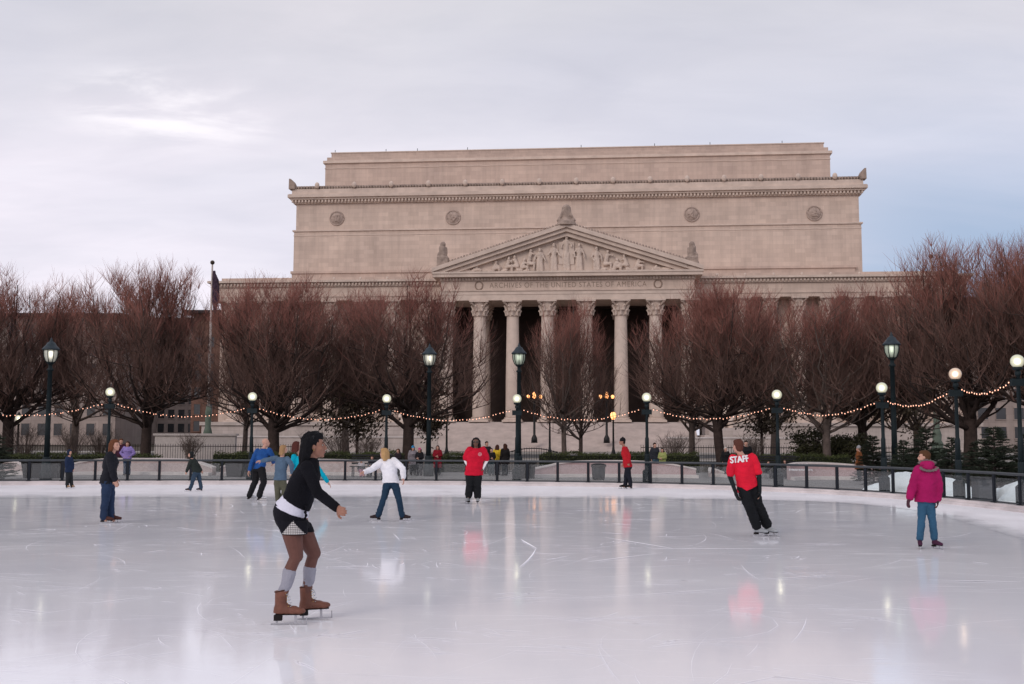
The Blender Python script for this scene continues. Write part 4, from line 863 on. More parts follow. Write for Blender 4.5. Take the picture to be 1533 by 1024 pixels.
def spruce_mesh(seed, H=2.6, RB=1.0):
    rg = random.Random(seed); tk = MB(); fo = MB(); tk.tube([(0, 0, 0), (0, 0, H*.95)], [.06, .012], 6)
    for i in range(22):
        z = .15+(H-.25)*(i/22)**.95; rl = RB*(1-z/H)**.85*rg.uniform(.85, 1.1)+.06; nb = 11 if i < 14 else 7
        for j in range(nb):
            a = rg.uniform(0, 6.28); ln = rl*rg.uniform(.75, 1.1); e = Vector((ln*math.cos(a), ln*math.sin(a), z+ln*rg.uniform(-.12, .3))); s = Vector((0, 0, z))
            tk.tube([s, (s+e)/2-Vector((0, 0, .02)), e], [.012, .008, .004], 3, False)
            for k in range(int(34+ln*170)):
                t = rg.uniform(.15, 1.03); p = s+(e-s)*t; d = ((e-s).normalized()*.8+Vector((rg.gauss(0, .7), rg.gauss(0, .7), rg.gauss(.1, .5)))).normalized()
                q = d.orthogonal().normalized()*.009; l2 = rg.uniform(.05, .12); fo.add([p-q, p+q, p+d*l2], [(0, 1, 2)])
    return tk.mesh('trunk', 'bark'), fo.mesh('foliage', 'spruce')
SV = [spruce_mesh(5), spruce_mesh(9, 2.6, 1.15)]
for i, (px, pyt, Y, rw, lb) in enumerate([(1306, 648, 38.5, 1., 'small spruce left of the tall lantern at right'), (1352, 655, 37.5, .9, 'small spruce between the lantern and the pink jacketed girl'), (1386, 636, 35, 1.05, 'small spruce directly behind the head of the pink jacketed girl'), (1424, 650, 34, .9, 'small spruce just left of the amber globe lamp'),
                                  (1458, 658, 35, .8, 'short spruce just right of the amber globe lamp'), (1487, 634, 33, 1.1, 'pale topped spruce with wide branches second from the right edge'), (1536, 645, 32.5, 1., 'spruce cut by the right edge of the photo'), (-4, 646, 40, 1., 'spruce cut by the left edge of the photo')]):
    c = at(px, pyt, Y); r = empty('spruce', (c.x, Y, 0), rnd.uniform(0, 6), lb, 'spruce tree', 'small spruces around the rink'); s = c.z/2.6; r.scale = (s*1.15*rw, s*1.15*rw, s)
    for nm, me in zip(('trunk', 'foliage'), SV[i % 2]): o = bpy.data.objects.new(nm, me); col.objects.link(o); o.parent = r
def leafy(name, px, py0, py1, hw, Y, n, sz, mt, label, cat, seed, z0=None):
    rg = random.Random(seed); lo, hi = at(px, py1, Y), at(px, py0, Y); r = empty(name, (lo.x, Y, 0), 0, label, cat); W = hw/FPX*Y; zc_ = (max(lo.z, .3)+hi.z)/2; hz = (hi.z-max(lo.z, .3))/2
    tk = MB(); tk.tube([(0, 0, 0), (0, 0, zc_)], [.12, .05], 6); fo = MB(); cl_ = []
    for k in range(26):
        while True:
            v = Vector((rg.uniform(-1, 1), rg.uniform(-1, 1), rg.uniform(-1, 1)))
            if v.length < 1: break
        cl_.append(Vector((v.x*W, v.y*W, zc_+v.z*hz))); tk.tube([(0, 0, zc_*.5), (cl_[-1]+Vector((0, 0, zc_*.4)))/2, cl_[-1]], [.05, .03, .01], 4, False)
    for k in range(n):
        c = rg.choice(cl_); p = c+Vector((rg.gauss(0, .22*W), rg.gauss(0, .22*W), rg.gauss(0, .16*hz)))
        if p.z > .05: leafquad(fo, p, rg.uniform(.6, 1.3)*sz, rg)
    tk.build('stems', 'bark', r); fo.build('foliage', mt, r)
leafy('evergreen_tree', 535, 520, 650, 62, 66, 5200, .12, 'olivebrown', 'dull olive evergreen tree between the two large bare trees left of centre', 'tree', 1)
leafy('evergreen_tree', 640, 545, 650, 40, 68, 2600, .12, 'olivebrown', 'dull evergreen foliage behind the lantern post near the portico', 'tree', 2)
leafy('evergreen_tree', 1140, 540, 640, 60, 68, 3600, .12, 'olivebrown', 'dull olive evergreen tree behind the globe lamp over the bench', 'tree', 3)
leafy('evergreen_shrub', 1222, 642, 688, 36, 58, 5200, .07, 'olive', 'dark rounded evergreen shrub left of the pale trunk at right', 'shrub', 4)
leafy('evergreen_shrub', 1268, 648, 694, 30, 56, 3800, .07, 'olive', 'dark rounded evergreen shrub right of the pale trunk, beside the brown coated walker', 'shrub', 5)
leafy('evergreen_tree', 1340, 545, 650, 60, 72, 3600, .12, 'olivebrown', 'dull evergreen tree behind the tall lantern at right', 'tree', 6)
def shrub(px, pyt, Y, hw, label, seed):
    rg = random.Random(seed); c = at(px, pyt, Y); r = empty('bare_shrub', (c.x, Y, 0), 0, label, 'shrub', 'bare shrubs behind the hedges'); W = hw/FPX*Y; mb = MB()
    for k in range(70):
        a = rg.uniform(0, 6.28); rr = W*rg.random(); e = Vector((rr*math.cos(a), rr*math.sin(a), c.z*rg.uniform(.7, 1))); m_ = Vector((e.x*.35, e.y*.35, e.z*.5)); mb.tube([(rg.gauss(0, .08), rg.gauss(0, .08), 0), m_, e], [.018, .012, .004], 3, False)
        for q in range(5): t = rg.uniform(.3, 1); p = m_+(e-m_)*t; mb.tube([p, p+Vector((rg.gauss(0, .18), rg.gauss(0, .18), rg.uniform(.1, .4)))], [.007, .003], 3, False)
    mb.build('stems', 'barkpale', r)
for i, (px, pyt, Y, hw, lb) in enumerate([(110, 640, 56, 40, 'bare shrub low behind the child in navy'), (285, 652, 54, 26, 'bare shrub above the stooping child in dark green'), (150, 645, 58, 34, 'bare shrub behind the man in the black jacket'), (510, 645, 55, 42, 'bare shrub above the hedge right of the dark haired woman'), (552, 655, 54, 30, 'bare shrub above the seated people'), (1010, 650, 55, 40, 'bare shrub behind the couple at the railing'), (1130, 655, 54, 24, 'bare shrub behind the dark haired man next to STAFF'), (40, 636, 57, 44, 'bare shrub at the foot of the leftmost tree'), (470, 650, 55, 26, 'bare shrub right behind the head of the dark haired woman')]): shrub(px, pyt, Y, hw, lb, 70+i)
# ------------------------------------------------------------------ people
def cloth(name, c, var=.18, rough=.85, bump=.35): return mat(name, c, rough, var, 5, bump, 40, spec=.15)
SK = {'light': mat('skin_light', (.5, .28, .21), .5, .08, 6, .03), 'brown': mat('skin_brown', (.3, .145, .1), .5, .1, 6, .03), 'dark': mat('skin_dark', (.13, .065, .045), .5, .1, 6, .03)}
CC = {}
def C(rgb):
    if rgb not in CC: CC[rgb] = cloth('cloth_%d' % len(CC), rgb)
    return CC[rgb]
EYEM = mat('eye_dark', (.02, .015, .012), .2, .1, 5, 0, spec=.6); WHITEEYE = mat('eye_white', (.3, .28, .26), .3, .05, 5, 0)
BLADE = mat('steel_blade', (.4, .4, .43), .45, .1, 5, 0, metal=.8)
def nrm(v): v = Vector(v); return (v if len(v) == 3 else v.to_3d()).normalized()
def hand(mb, w_, d, pn, s, curl=.6, lat=None):
    """palm, four unequal bent fingers and a thumb; d = direction, pn = towards the palm side"""
    d = nrm(d); pn = nrm(Vector(pn)-d*Vector(pn).dot(d)); lt = d.cross(pn) if lat is None else lat
    mb.ell(w_+d*.045*s, (.04*s, .018*s, .052*s), (lt, pn, d), 10, 8)
    for k, (o, l_) in enumerate(((-.03, .068), (-.01, .078), (.011, .072), (.03, .056))):
        b_ = w_+d*.085*s+lt*(o*s); a1 = nrm(d+pn*curl*.5); a2 = nrm(d+pn*curl*1.6); a3 = nrm(d*.4+pn*curl*1.8) if curl > .3 else a2; l = l_*s
        p1 = b_+a1*l*.45; p2 = p1+a2*l*.33; p3 = p2+a3*l*.25
        mb.cap(w_+d*.05*s+lt*(o*.8*s), .0105*s, b_, .0098*s, 8); mb.cap(b_, .0098*s, p1, .009*s, 8); mb.cap(p1, .009*s, p2, .0083*s, 8); mb.cap(p2, .0083*s, p3, .0075*s, 8)
    t0 = w_+d*.022*s-lt*.03*s; t1 = t0+nrm(d*.6-lt*.75+pn*.35)*.04*s; t2 = t1+nrm(d*.9-lt*.15+pn*.5)*.032*s
    mb.cap(t0, .014*s, t1, .0115*s, 8); mb.cap(t1, .0115*s, t2, .0095*s, 8)
def boot(root, an, fd, drop, s, mcol, skate=True, heel=None, pitch=0., cl=None):
    """laced boot with sole; blade as a sub-part"""
    fd = nrm((fd[0], fd[1], 0)); up = Vector((0, 0, 1)); lt = up.cross(fd); fd3 = nrm(fd*math.cos(pitch)+up*math.sin(pitch)); u3 = fd3.cross(lt)*-1
    if u3.z < 0: u3 = -u3
    cl = cl or (.062*s if skate else .012); sole = an-u3*(drop-cl)
    mb = MB()
    if skate: mb.loft([(an+u3*.1*s+fd3*.006, lt, fd3, .047*s, .057*s), (an+u3*.04*s-fd3*.0, lt, fd3, .043*s, .051*s), (an-u3*.01*s, lt, fd3, .039*s, .05*s), (sole+u3*.05*s, lt, fd3, .04*s, .06*s), (sole+u3*.012*s-fd3*.01*s, lt, fd3, .036*s, .055*s)], 16)
    else: mb.cap(an+u3*.0*s, .042*s, sole+u3*.05*s, .045*s)
    for t, w_, h in ((.0, .038, .04), (.05, .04, .045), (.1, .043, .038), (.15, .043, .03)): mb.ell(sole+fd3*(t*s)+u3*(h*s), (w_*s, .06*s, h*s), (lt, fd3, u3), 12, 8)
    o = remesh(mb, 'skate' if skate else 'shoe', mcol, root, .009*s, 3)
    mb = MB(); sl = MB()
    if skate:
        hb = heel or .03*s; q = sole-fd3*.02*s-u3*hb*.5
        def obox(c, a, b_, h): mb_ = sl; vs = [c+fd3*(i*a)+lt*(j*b_)+u3*(k*h) for k in (-.5, .5) for i, j in ((-.5, -.5), (.5, -.5), (.5, .5), (-.5, .5))]; mb_.add(vs, [(3, 2, 1, 0), (4, 5, 6, 7), (0, 1, 5, 4), (1, 2, 6, 5), (2, 3, 7, 6), (3, 0, 4, 7)])
        obox(q, .065*s, .055*s, hb); obox(sole+fd3*.075*s+u3*.003*s, .235*s, .056*s, .005*s); sl.build('sole', C((.015, .012, .012)), o)
        sl = mb; bz_ = -cl+.008*s
        obox(sole+fd3*.065*s+u3*(bz_), .29*s, .0045*s, .012*s); obox(sole-fd3*.03*s+u3*(bz_*.55), .018*s, .005*s, abs(bz_)*.9); obox(sole+fd3*.125*s+u3*(bz_*.5), .02*s, .005*s, abs(bz_)*.95)
        sl.cap(sole+fd3*.215*s+u3*bz_, .006*s, sole+fd3*.215*s+u3*bz_*.3, .005*s, 6)
        mb.build('blade', BLADE, o)
    else:
        obx = MB(); obx.ell(sole+fd3*.06*s+u3*.006*s, (.046*s, .13*s, .008*s), (lt, fd3, u3), 12, 6); obx.build('sole', C((.02, .018, .018)), o)
    return o
def person(label, J, F, headF=None, s=1., skin='light', hair=(.05, .03, .02), hairkind='short', top=(.1, .1, .1), bottom=(.02, .02, .025), feet='skate', boots=(.02, .02, .02), topfat=.015, legfat=.015, vox=.011,
           sleeve='long', undersleeve=None, toplen=.0, girth=1., lgirth=None, coat=None, hat=None, group=None, curl=.6, feetF=None, female=False, z0=0., extra=None, legs_skin=None, drop=None, gloves=None):
    root_loc = Vector(((J['anL'].x+J['anR'].x)/2, (J['anL'].y+J['anR'].y)/2, z0)); r = empty('person', root_loc, 0, label, 'person', group)
    J = {k: v-root_loc for k, v in J.items()}; up = Vector((0, 0, 1)); F = nrm((F[0], F[1], 0)); headF = nrm(headF if headF else F)
    sl = nrm(J['shL']-J['shR']); hl = nrm(J['hpL']-J['hpR']); sh = (J['shL']+J['shR'])/2; pe = (J['hpL']+J['hpR'])/2; sp = nrm(sh-pe); sf = nrm(sl.cross(sp)); hf = nrm(hl.cross(sp))
    if sf.dot(F) < 0: sf = -sf
    if hf.dot(F) < 0: hf = -hf
    shw = (J['shL']-J['shR']).length/2; g_ = girth; lg = lgirth or girth; hc = J['hd']; nk = J['nk']; ch = pe+(sh-pe)*.72; wa = pe+(sh-pe)*.38
    tc_ = min(shw*.92, .17*s)
    def torso(mb, e, lo=-.02):
        mb.loft([(pe-sp*(.1*s-lo), hl, hf, .1*s*g_+e, .085*s*g_+e), (pe-sp*.04*s, hl, hf, (.16*g_)*s+e, .115*s*g_+e), (pe+sp*.06*s, hl, hf, (.155*g_)*s+e, .11*s*g_+e), (wa, sl, sf, (.122 if female else .14)*g_*s+e, .09*s*g_+e),
                 (pe+(sh-pe)*.6, sl, sf, .15*g_*s+e, .105*s*g_+e), (ch+sf*(.012*s), sl, sf, .158*g_*s+e, (.122 if female else .115)*s*g_+e), (sh-sp*.03*s, sl, sf, tc_+.0*e, .085*s*g_+e), (sh+sp*.02*s, sl, sf, tc_*.75, .065*s+e*.7), (sh+sp*.05*s, sl, sf, .055*s+e*.5, .055*s+e*.5)])
    def arm(mb, S, e, t1=1., to='w', sc=1.):
        a, b_, c = J['sh'+S], J['el'+S], J['wr'+S]
        a2 = a-sl*(.02*s if S == 'L' else -.02*s)
        mb.cap(a2, .05*s+e, a+(b_-a)*.5*min(1, t1*2), (.043*s+e)*sc); 
        if t1 >= .5: mb.cap(a+(b_-a)*.5, .043*s+e, a+(b_-a)*min(1, t1), .037*s+e)
        if to == 'w': mb.cap(b_, .037*s+e, b_+(c-b_)*.35, .036*s+e); mb.cap(b_+(c-b_)*.35, .036*s+e, c-(c-b_)*.08, .026*s+e*.9)
    def leg(mb, S, e, t=1., flare=0.):
        a, b_, c = J['hp'+S], J['kn'+S], J['an'+S]; kb = nrm(J['kn'+S]-(a+c)/2+F*.01); m_ = a+(b_-a)*.45
        mb.cap(a-up*.02*s, .088*s*lg+min(e, .02), m_, .077*s*lg+e); mb.cap(m_, .077*s*lg+e, b_, .056*s*lg+e)
        if t > .0:
            cf = b_+(c-b_)*.3-F*(.014*s); mb.cap(b_, .052*s+e, cf, .054*s+e); e2 = b_+(c-b_)*t; mb.cap(cf, .054*s+e, e2, .054*s+(.036*s-.054*s)*((t-.3)/.7)+e+flare)
    hr = nrm(headF.cross(up)); hl_ = -hr; hu = up; k = s
    def HP(f, l, u): return hc+headF*(f*k)+hl_*(l*k)+hu*(u*k)
    AX = (hl_, headF, hu)
    # body: one continuous surface
    mb = MB(); torso(mb, 0, .045); mb.cap(sh+sp*.0, .06*k, HP(-.012, 0, -.06), .05*k)
    mb.ell(HP(-.012, 0, .022), (.073*k, .092*k, .085*k), AX, 20, 14); mb.ell(HP(.022, 0, -.03), (.06*k, .068*k, .082*k), AX, 18, 12); mb.ell(HP(.036, 0, -.078), (.042*k, .046*k, .032*k), AX, 14, 8)
    mb.cap(HP(.085, 0, .01), .009*k, HP(.106, 0, -.026), .012*k, 8); mb.ell(HP(.098, 0, -.032), (.017*k, .012*k, .01*k), AX); mb.ell(HP(.084, 0, -.055), (.024*k, .016*k, .008*k), AX); mb.ell(HP(.081, 0, -.067), (.021*k, .015*k, .008*k), AX); mb.ell(HP(.072, 0, -.092), (.022*k, .02*k, .018*k), AX)
    mb.ell(HP(.076, 0, .024), (.046*k, .014*k, .009*k), AX)
    for q in (-1, 1): mb.ell(HP(-.005, q*.073, -.012), (.01*k, .019*k, .03*k), AX); mb.ell(HP(.055, q*.036, -.03), (.022*k, .024*k, .024*k), AX)
    for S in 'LR':
        arm(mb, S, 0); leg(mb, S, 0); c = J['wr'+S]; d = nrm(c-J['el'+S]); pn = (-sl if S == 'L' else sl)+F*.3; mb.cap(c-d*.03*s, .027*s, c+d*.03*s, .022*s)
        hand(mb, c, J.get('hdir'+S, d), pn, s*1.03, curl); fa = J['an'+S]; mb.cap(fa, .036*s, fa-up*.04*s+F*.05*s, .03*s)
    body = remesh(mb, 'body', SK[skin] if not legs_skin else legs_skin, r, vox*.85, 2)
    for q in (-1, 1):
        e_ = MB(); e_.ell(HP(.074, q*.031, .004), (.0125*k, .009*k, .006*k), AX, 10, 6); eo = e_.build('eye', WHITEEYE if vox < .008 else EYEM, body, True)
        if vox < .008: p_ = MB(); p_.ell(HP(.0795, q*.031, .004), (.0062*k, .005*k, .0062*k), AX, 8, 6); p_.build('iris', EYEM, r, True)
    # clothes
    if bottom is not None:
        mb = MB(); pf = min(legfat, .018); mb.loft([(pe-sp*.1*s, hl, hf, .1*s*g_+pf, .09*s*g_+pf), (pe-sp*.03*s, hl, hf, .163*s*g_+pf, .118*s*g_+pf), (pe+sp*.08*s, hl, hf, .152*s*g_+pf*.7, .108*s*g_+pf*.7)])
        fl_ = .012*s if feet != 'none' else 0
        for S in 'LR': leg(mb, S, legfat, .94 if feet != 'none' else 1, fl_)
        remesh(mb, 'trousers', C(bottom), r, vox, 2, .011*s, 10)
    if top is not None:
        mb = MB(); torso(mb, topfat, .08)
        hb = .03*s+toplen; mb.loft([(pe-sp*hb, hl, hf, .158*g_*s+topfat*1.15, .116*s*g_+topfat*1.1), (pe+sp*.05*s, hl, hf, .158*g_*s+topfat, .113*s*g_+topfat)])
        if coat: 
            ln = coat*s; mb.loft([(pe-up*ln, hl, hf, .19*s*g_+topfat, .16*s*g_+topfat), (pe-up*ln*.4, hl, hf, .175*s*g_+topfat, .135*s*g_+topfat), (pe+sp*.02, hl, hf, .155*s*g_+topfat, .11*s*g_+topfat)])
        for S in 'LR': arm(mb, S, topfat*.9, .8 if sleeve == 'short' else 1., 'w' if sleeve == 'long' else '')
        to = remesh(mb, 'coat' if coat else ('shirt' if sleeve == 'short' else 'jacket'), C(top), r, vox, 2, .013*s, 9)
    else: to = None
    if undersleeve is not None:
        for S in 'LR':
            mb = MB(); a, b_, c = J['sh'+S], J['el'+S], J['wr'+S]; mb.cap(a+(b_-a)*.6, .043*s, b_, .042*s); mb.cap(b_, .042*s, c-(c-b_)*.04, .032*s); remesh(mb, 'sleeve', C(undersleeve), r, vox, 2, .004, 14)
    if gloves is not None:
        for S in 'LR':
            mb = MB(); c = J['wr'+S]; d = nrm(c-J['el'+S]); hand(mb, c, d, (-sl if S == 'L' else sl)+F*.3, s*1.15, curl); mb.cap(c-d*.03*s, .034*s, c+d*.03*s, .03*s); remesh(mb, 'glove', C(gloves), r, vox*.8, 2)
    # hair / hat
    if hair is not None:
        mb = MB(); HA = mat('hair', hair, .55, .35, 10, .3, 60, spec=.3) if vox < .008 else C(hair)
        mb.ell(HP(-.026, 0, .036), (.083*k, .09*k, .088*k), AX, 20, 14); mb.ell(HP(.02, 0, .078), (.066*k, .062*k, .042*k), AX); mb.ell(HP(-.05, 0, -.02), (.07*k, .058*k, .075*k), AX)
        if hairkind in ('long', 'bob'):
            bl = .2 if hairkind == 'long' else .08
            for q in (-.06, -.03, 0, .03, .06): mb.cap(HP(-.05-.02*(1-abs(q)*14), q, .02), .045*k, HP(-.07, q*1.15, -.06-bl), .036*k)
            for q in (-1, 1): mb.cap(HP(-.005, q*.072, .04), .026*k, HP(-.02, q*.075, -.05-bl*.7), .026*k)
        if hairkind == 'hood':
            mb.cap(HP(-.03, 0, .03), .105*k, HP(-.04, 0, -.09), .09*k)
        remesh(mb, 'hair' if hairkind != 'hood' else 'hood', HA, r, vox*.9, 2, .006*k, 22, True)
    if hat is not None:
        mb = MB(); mb.ell(HP(-.018, 0, .055), (.09*k, .1*k, .085*k), AX, 18, 12); mb.loft([(HP(-.01, 0, .012), hl_, headF, .09*k, .1*k), (HP(-.01, 0, .04), hl_, headF, .093*k, .103*k)]); mb.ell(HP(-.02, 0, .145), (.025*k, .025*k, .022*k)); remesh(mb, 'hat', C(hat), r, vox, 2)
    # feet
    if feet != 'none':
        for S in 'LR':
            ff = feetF[S] if feetF else F; dz = (drop[S] if drop else None) or max(.08*s, J['an'+S].z-0.0)
            boot(r, J['an'+S], ff, dz, s, C(boots), feet == 'skate')
    return r, body, to, HP, J, (sl, sf, sp, sh, pe)
def pixJ(D, spec):
    """joint table: name -> (px, py, depth offset in m)"""
    return {k: at(v[0], v[1], D+(v[2] if len(v) > 2 else 0)) for k, v in spec.items()}
def depth(pyf, px, z=0.): return gp(px, pyf, z).y
def project(name, me_pts, faces, target, origin, ux, uy, direc, off, mt, parent):
    """lay a flat patch onto a garment surface"""
    tm = target.data; bv = BVHTree.FromPolygons([v.co for v in tm.vertices], [tuple(p.vertices) for p in tm.polygons]); vs = []
    for x, y in me_pts:
        o = origin+ux*x+uy*y-direc*1.0; h = bv.ray_cast(o, direc); vs.append((h[0]-direc*off) if h[0] is not None else origin+ux*x+uy*y-direc*off)
    m_ = bpy.data.meshes.new(name); m_.from_pydata([tuple(v) for v in vs], [], faces); m_.materials.append(mt); o = bpy.data.objects.new(name, m_); col.objects.link(o); o.parent = parent; return o
def grid_patch(inside, x0, x1, y0, y1, n):
    pts = {}; P = []; Fc = []
    def idx(i, j):
        if (i, j) not in pts: pts[(i, j)] = len(P); P.append((x0+(x1-x0)*i/n, y0+(y1-y0)*j/n))
        return pts[(i, j)]
    for i in range(n):
        for j in range(n):
            if inside(x0+(x1-x0)*(i+.5)/n, y0+(y1-y0)*(j+.5)/n): Fc.append((idx(i, j), idx(i+1, j), idx(i+1, j+1), idx(i, j+1)))
    return P, Fc
# --- foreground woman, gliding to the right
D = 9.72
J = pixJ(D, dict(hd=(470.5, 667), nk=(467, 688), shR=(459, 699, -.15), shL=(465, 698, .15), elR=(475, 737, -.23), wrR=(506.5, 762, -.27), elL=(449, 733, .2), wrL=(443, 758, .1), hpR=(435, 783, -.085), hpL=(446, 782, .085),
                 knR=(443.5, 832, -.09), knL=(470, 828, .12), anR=(420.5, 902, -.12), anL=(458, 895, .16)))
J['hdirR'] = Vector((.5, -.05, -.75))
tights = mat('brown_tights', (.12, .05, .038), .6, .12, 8, .02)
r, body, _, HP, Jl, ax = person('dark haired young woman skating past in black cardigan, checked shorts, grey socks and brown skates', J, (1, .08), (1, .16), 1.0, 'brown', None, top=None, bottom=None, feet='none', vox=.0068, female=True, curl=1.15, girth=.94, lgirth=1.14)
sl, sf, sp, sh, pe = ax
body.data.materials.append(tights)
for p_ in body.data.polygons:
    if p_.center.z < pe.z+.03 and (p_.center-Jl['wrR']).length > .25 and (p_.center-Jl['wrL']).length > .2: p_.material_index = 1
def garment(name, mt, parts, vox=.008, wr=.006, wsc=10, it=2):
    mb = MB()
    for p_ in parts:
        if p_[0] == 'c': mb.cap(*p_[1:])
        elif p_[0] == 'l': mb.loft(p_[1], 28)
        else: mb.ell(*p_[1:])
    return remesh(mb, name, mt, r, vox, it, wr, wsc)
def pr_ring(x0, y0, x1, y1, dep, dy=0.):      # a ring seen edge-on: its back and front edge, and its half width across
    a = at(x0, y0, D+dy)-r.location; b_ = at(x1, y1, D+dy)-r.location; return ((a+b_)/2, Vector((0, 1, 0)), (b_-a).normalized(), dep, (b_-a).length/2)
def armg(S, e):
    a, b_, c = Jl['sh'+S], Jl['el'+S], Jl['wr'+S]; return [('c', a, .05+e, a+(b_-a)*.5, .045+e), ('c', a+(b_-a)*.5, .045+e, b_, .039+e), ('c', b_, .039+e, b_+(c-b_)*.4, .037+e), ('c', b_+(c-b_)*.4, .037+e, c-(c-b_)*.1, .031+e)]
blk = cloth('black_knit', (.006, .006, .009), .3, .95, .4); wht = cloth('white_cotton', (.62, .62, .72), .06, .8, .3)
garment('cardigan', blk, [('l', [pr_ring(423, 743, 463, 766, .165), pr_ring(427, 734, 469, 751, .165), pr_ring(432, 721, 475, 729, .165), pr_ring(438, 709, 480, 712, .175), pr_ring(444, 700, 478, 699, .17), pr_ring(449, 692, 477, 690, .13), pr_ring(456, 686, 474, 685, .07)])]+armg('R', .011)+armg('L', .011), .0078, .004, 12)
garment('undershirt', wht, [('l', [pr_ring(411.5, 756, 460, 777, .172), pr_ring(415, 750, 461, 770, .165), pr_ring(424, 741, 462, 760, .155), pr_ring(436, 728, 464, 738, .13)])], .0075, .004, 14)
shorts = garment('shorts', cloth('black_shorts', (.008, .008, .012), .3, .9, .3), [('l', [pr_ring(413, 752, 457, 771, .16), pr_ring(409, 765, 461, 780, .172), pr_ring(411, 777, 463, 786, .175), pr_ring(416, 788, 464, 790, .17)]),
        ('l', [pr_ring(412, 778, 461, 781, .112, -.088), pr_ring(417, 790, 461, 790, .112, -.088), pr_ring(422, 800, 460, 800, .108, -.088)]), ('l', [pr_ring(428, 781, 465, 782, .105, .09), pr_ring(436, 798, 471, 796, .102, .1)])], .0075, .003, 14)
# checked side panel
chk, nt, b = new_mat('checked_cloth'); L = nt.links.new; tc = N(nt, 'ShaderNodeTexCoord'); sx = N(nt, 'ShaderNodeSeparateXYZ'); L(tc.outputs['Object'], sx.inputs[0])
def mm(op, a, b_=None):
    n = N(nt, 'ShaderNodeMath', operation=op)
    for i, x in enumerate((a, b_)):
        if x is None: continue
        if isinstance(x, (int, float)): n.inputs[i].default_value = x
        else: L(x, n.inputs[i])
    return n.outputs[0]
lx = mm('LESS_THAN', mm('FRACT', mm('MULTIPLY', sx.outputs[0], 62)), .3); lz = mm('LESS_THAN', mm('FRACT', mm('MULTIPLY', sx.outputs[2], 62)), .3)
rc = ramp(nt, mm('MAXIMUM', lx, lz), [(0, (.62, .6, .58)), (1, (.05, .045, .05))]); L(rc.outputs[0], b.inputs['Base Color']); b.inputs['Roughness'].default_value = .8
org = at(442, 790, D-.1)-r.location-Vector((0, .3, 0)); toc = Vector((0, 1, 0)); mpp = D/FPX
P, Fc = grid_patch(lambda x, y: abs(x+.003) < (.066-y)*.86, -.13, .13, -.052, .068, 40)
project('checked_panel', P, Fc, shorts, org, Vector((1, 0, 0)), Vector((0, 0, 1)), toc, .004, chk, shorts)
# socks
gry = cloth('grey_sock', (.29, .29, .34), .1, .9, .5)
for S in 'RL':
    a, b_ = Jl['kn'+S], Jl['an'+S]; garment('sock', gry, [('c', a+(b_-a)*.36-Vector((.013, 0, 0)), .062, a+(b_-a)*.6, .053), ('c', a+(b_-a)*.6, .052, b_+Vector((.0, 0, .075)), .04)], .0075, .003, 25)
brn = mat('brown_leather', (.15, .058, .038), .45, .2, 14, .15, 50)
for S, dr, pt in (('R', .205, 0.), ('L', .19, .05)):
    o = boot(r, Jl['an'+S], (1, .05), Jl['an'+S].z+r.location.z, 1.06, brn, True, .048, pt, .088)
    la = MB(); an = Jl['an'+S]
    for k in range(6):
        zz = .07-.025*k; xx = .062+.01*k if k < 4 else .1+.03*(k-4); la.tube([an+Vector((xx-.012, -.025, zz)), an+Vector((xx+.004, 0, zz+.006)), an+Vector((xx-.012, .025, zz))], .0035, 5)
    cu = MB(); cu.tube([an+Vector((.055*math.cos(t), .045*math.sin(t), .104+.012*math.cos(t))) for t in [i*math.pi/10 for i in range(21)]], .006, 6); cu.build('cuff', C((.06, .025, .018)), o)
    ey = MB()
    for k in range(5):
        for q in (-1, 1): ey.ell(an+Vector((.048+.006*k, q*.03, .08-.027*k)), (.004, .004, .004), None, 6, 4)
    ey.build('eyelets', 'gold', o)
    la.tube([an+Vector((.062, -.01, .08)), an+Vector((.09, -.03, .05)), an+Vector((.085, -.02, .02))], .003, 5); la.build('laces', C((.5, .52, .55)), o)
# hair
HA = mat('black_hair', (.006, .006, .008), .75, .3, 30, .2, 90, spec=.12)
hf_ = Vector((1, .16, 0)).normalized(); AXh = (Vector((0, 0, 1)).cross(hf_), hf_, Vector((0, 0, 1)))
parts = [('e', HP(-.028, 0, .036), (.09, .098, .094), AXh), ('e', HP(.02, 0, .08), (.07, .062, .045), AXh), ('e', HP(-.055, 0, -.03), (.08, .065, .09), AXh)]
for q in (-.065, -.035, 0, .035, .065): parts += [('c', HP(-.06, q, .02), .052, HP(-.085, q*1.2, -.1), .052), ('c', HP(-.085, q*1.2, -.1), .052, HP(-.095, q*1.3, -.2), .036)]
for q in (-1, 1): parts += [('c', HP(-.02, q*.066, .05), .03, HP(-.06, q*.076, -.05), .032), ('c', HP(-.06, q*.076, -.05), .034, HP(-.085, q*.09, -.19), .024)]
mb = MB()
for p_ in parts: (mb.cap if p_[0] == 'c' else mb.ell)(*p_[1:])
remesh(mb, 'hair', HA, r, .0075, 2, .009, 16, True)
mb = MB(); hr_ = random.Random(4)
for k_ in range(170):
    q = hr_.uniform(-1, 1); b0_ = abs(q); f0 = -.03-.05*(1-b0_)+hr_.uniform(-.01, .01)
    p0_ = HP(-.01+.05*hr_.random(), q*.03, .132-.012*b0_); p1_ = HP(-.045-.04*(1-b0_)*hr_.uniform(.6, 1.6)+.04*b0_*hr_.random(), q*.088, .06); p2_ = HP(-.07-.06*(1-b0_)+.02*b0_*hr_.random(), q*.104, -.08); p3_ = HP(-.085-.05*(1-b0_)+.0*b0_*hr_.random(), q*.11, -.2-.06*hr_.random())
    mb.tube([p0_, p1_, (p1_+p2_)/2+HP(-.008, 0, 0)-HP(0, 0, 0), p2_, p3_], [.003, .0042, .004, .004, .002], 4)
mb.build('hair_strands', mat('hair_sheen', (.012, .011, .013), .5, .4, 20, 0, spec=.35), r, True)
mb = MB(); mb.ell(HP(-.002, -.083, -.04), (.006, .006, .006)); mb.build('earring', 'gold', r, True)
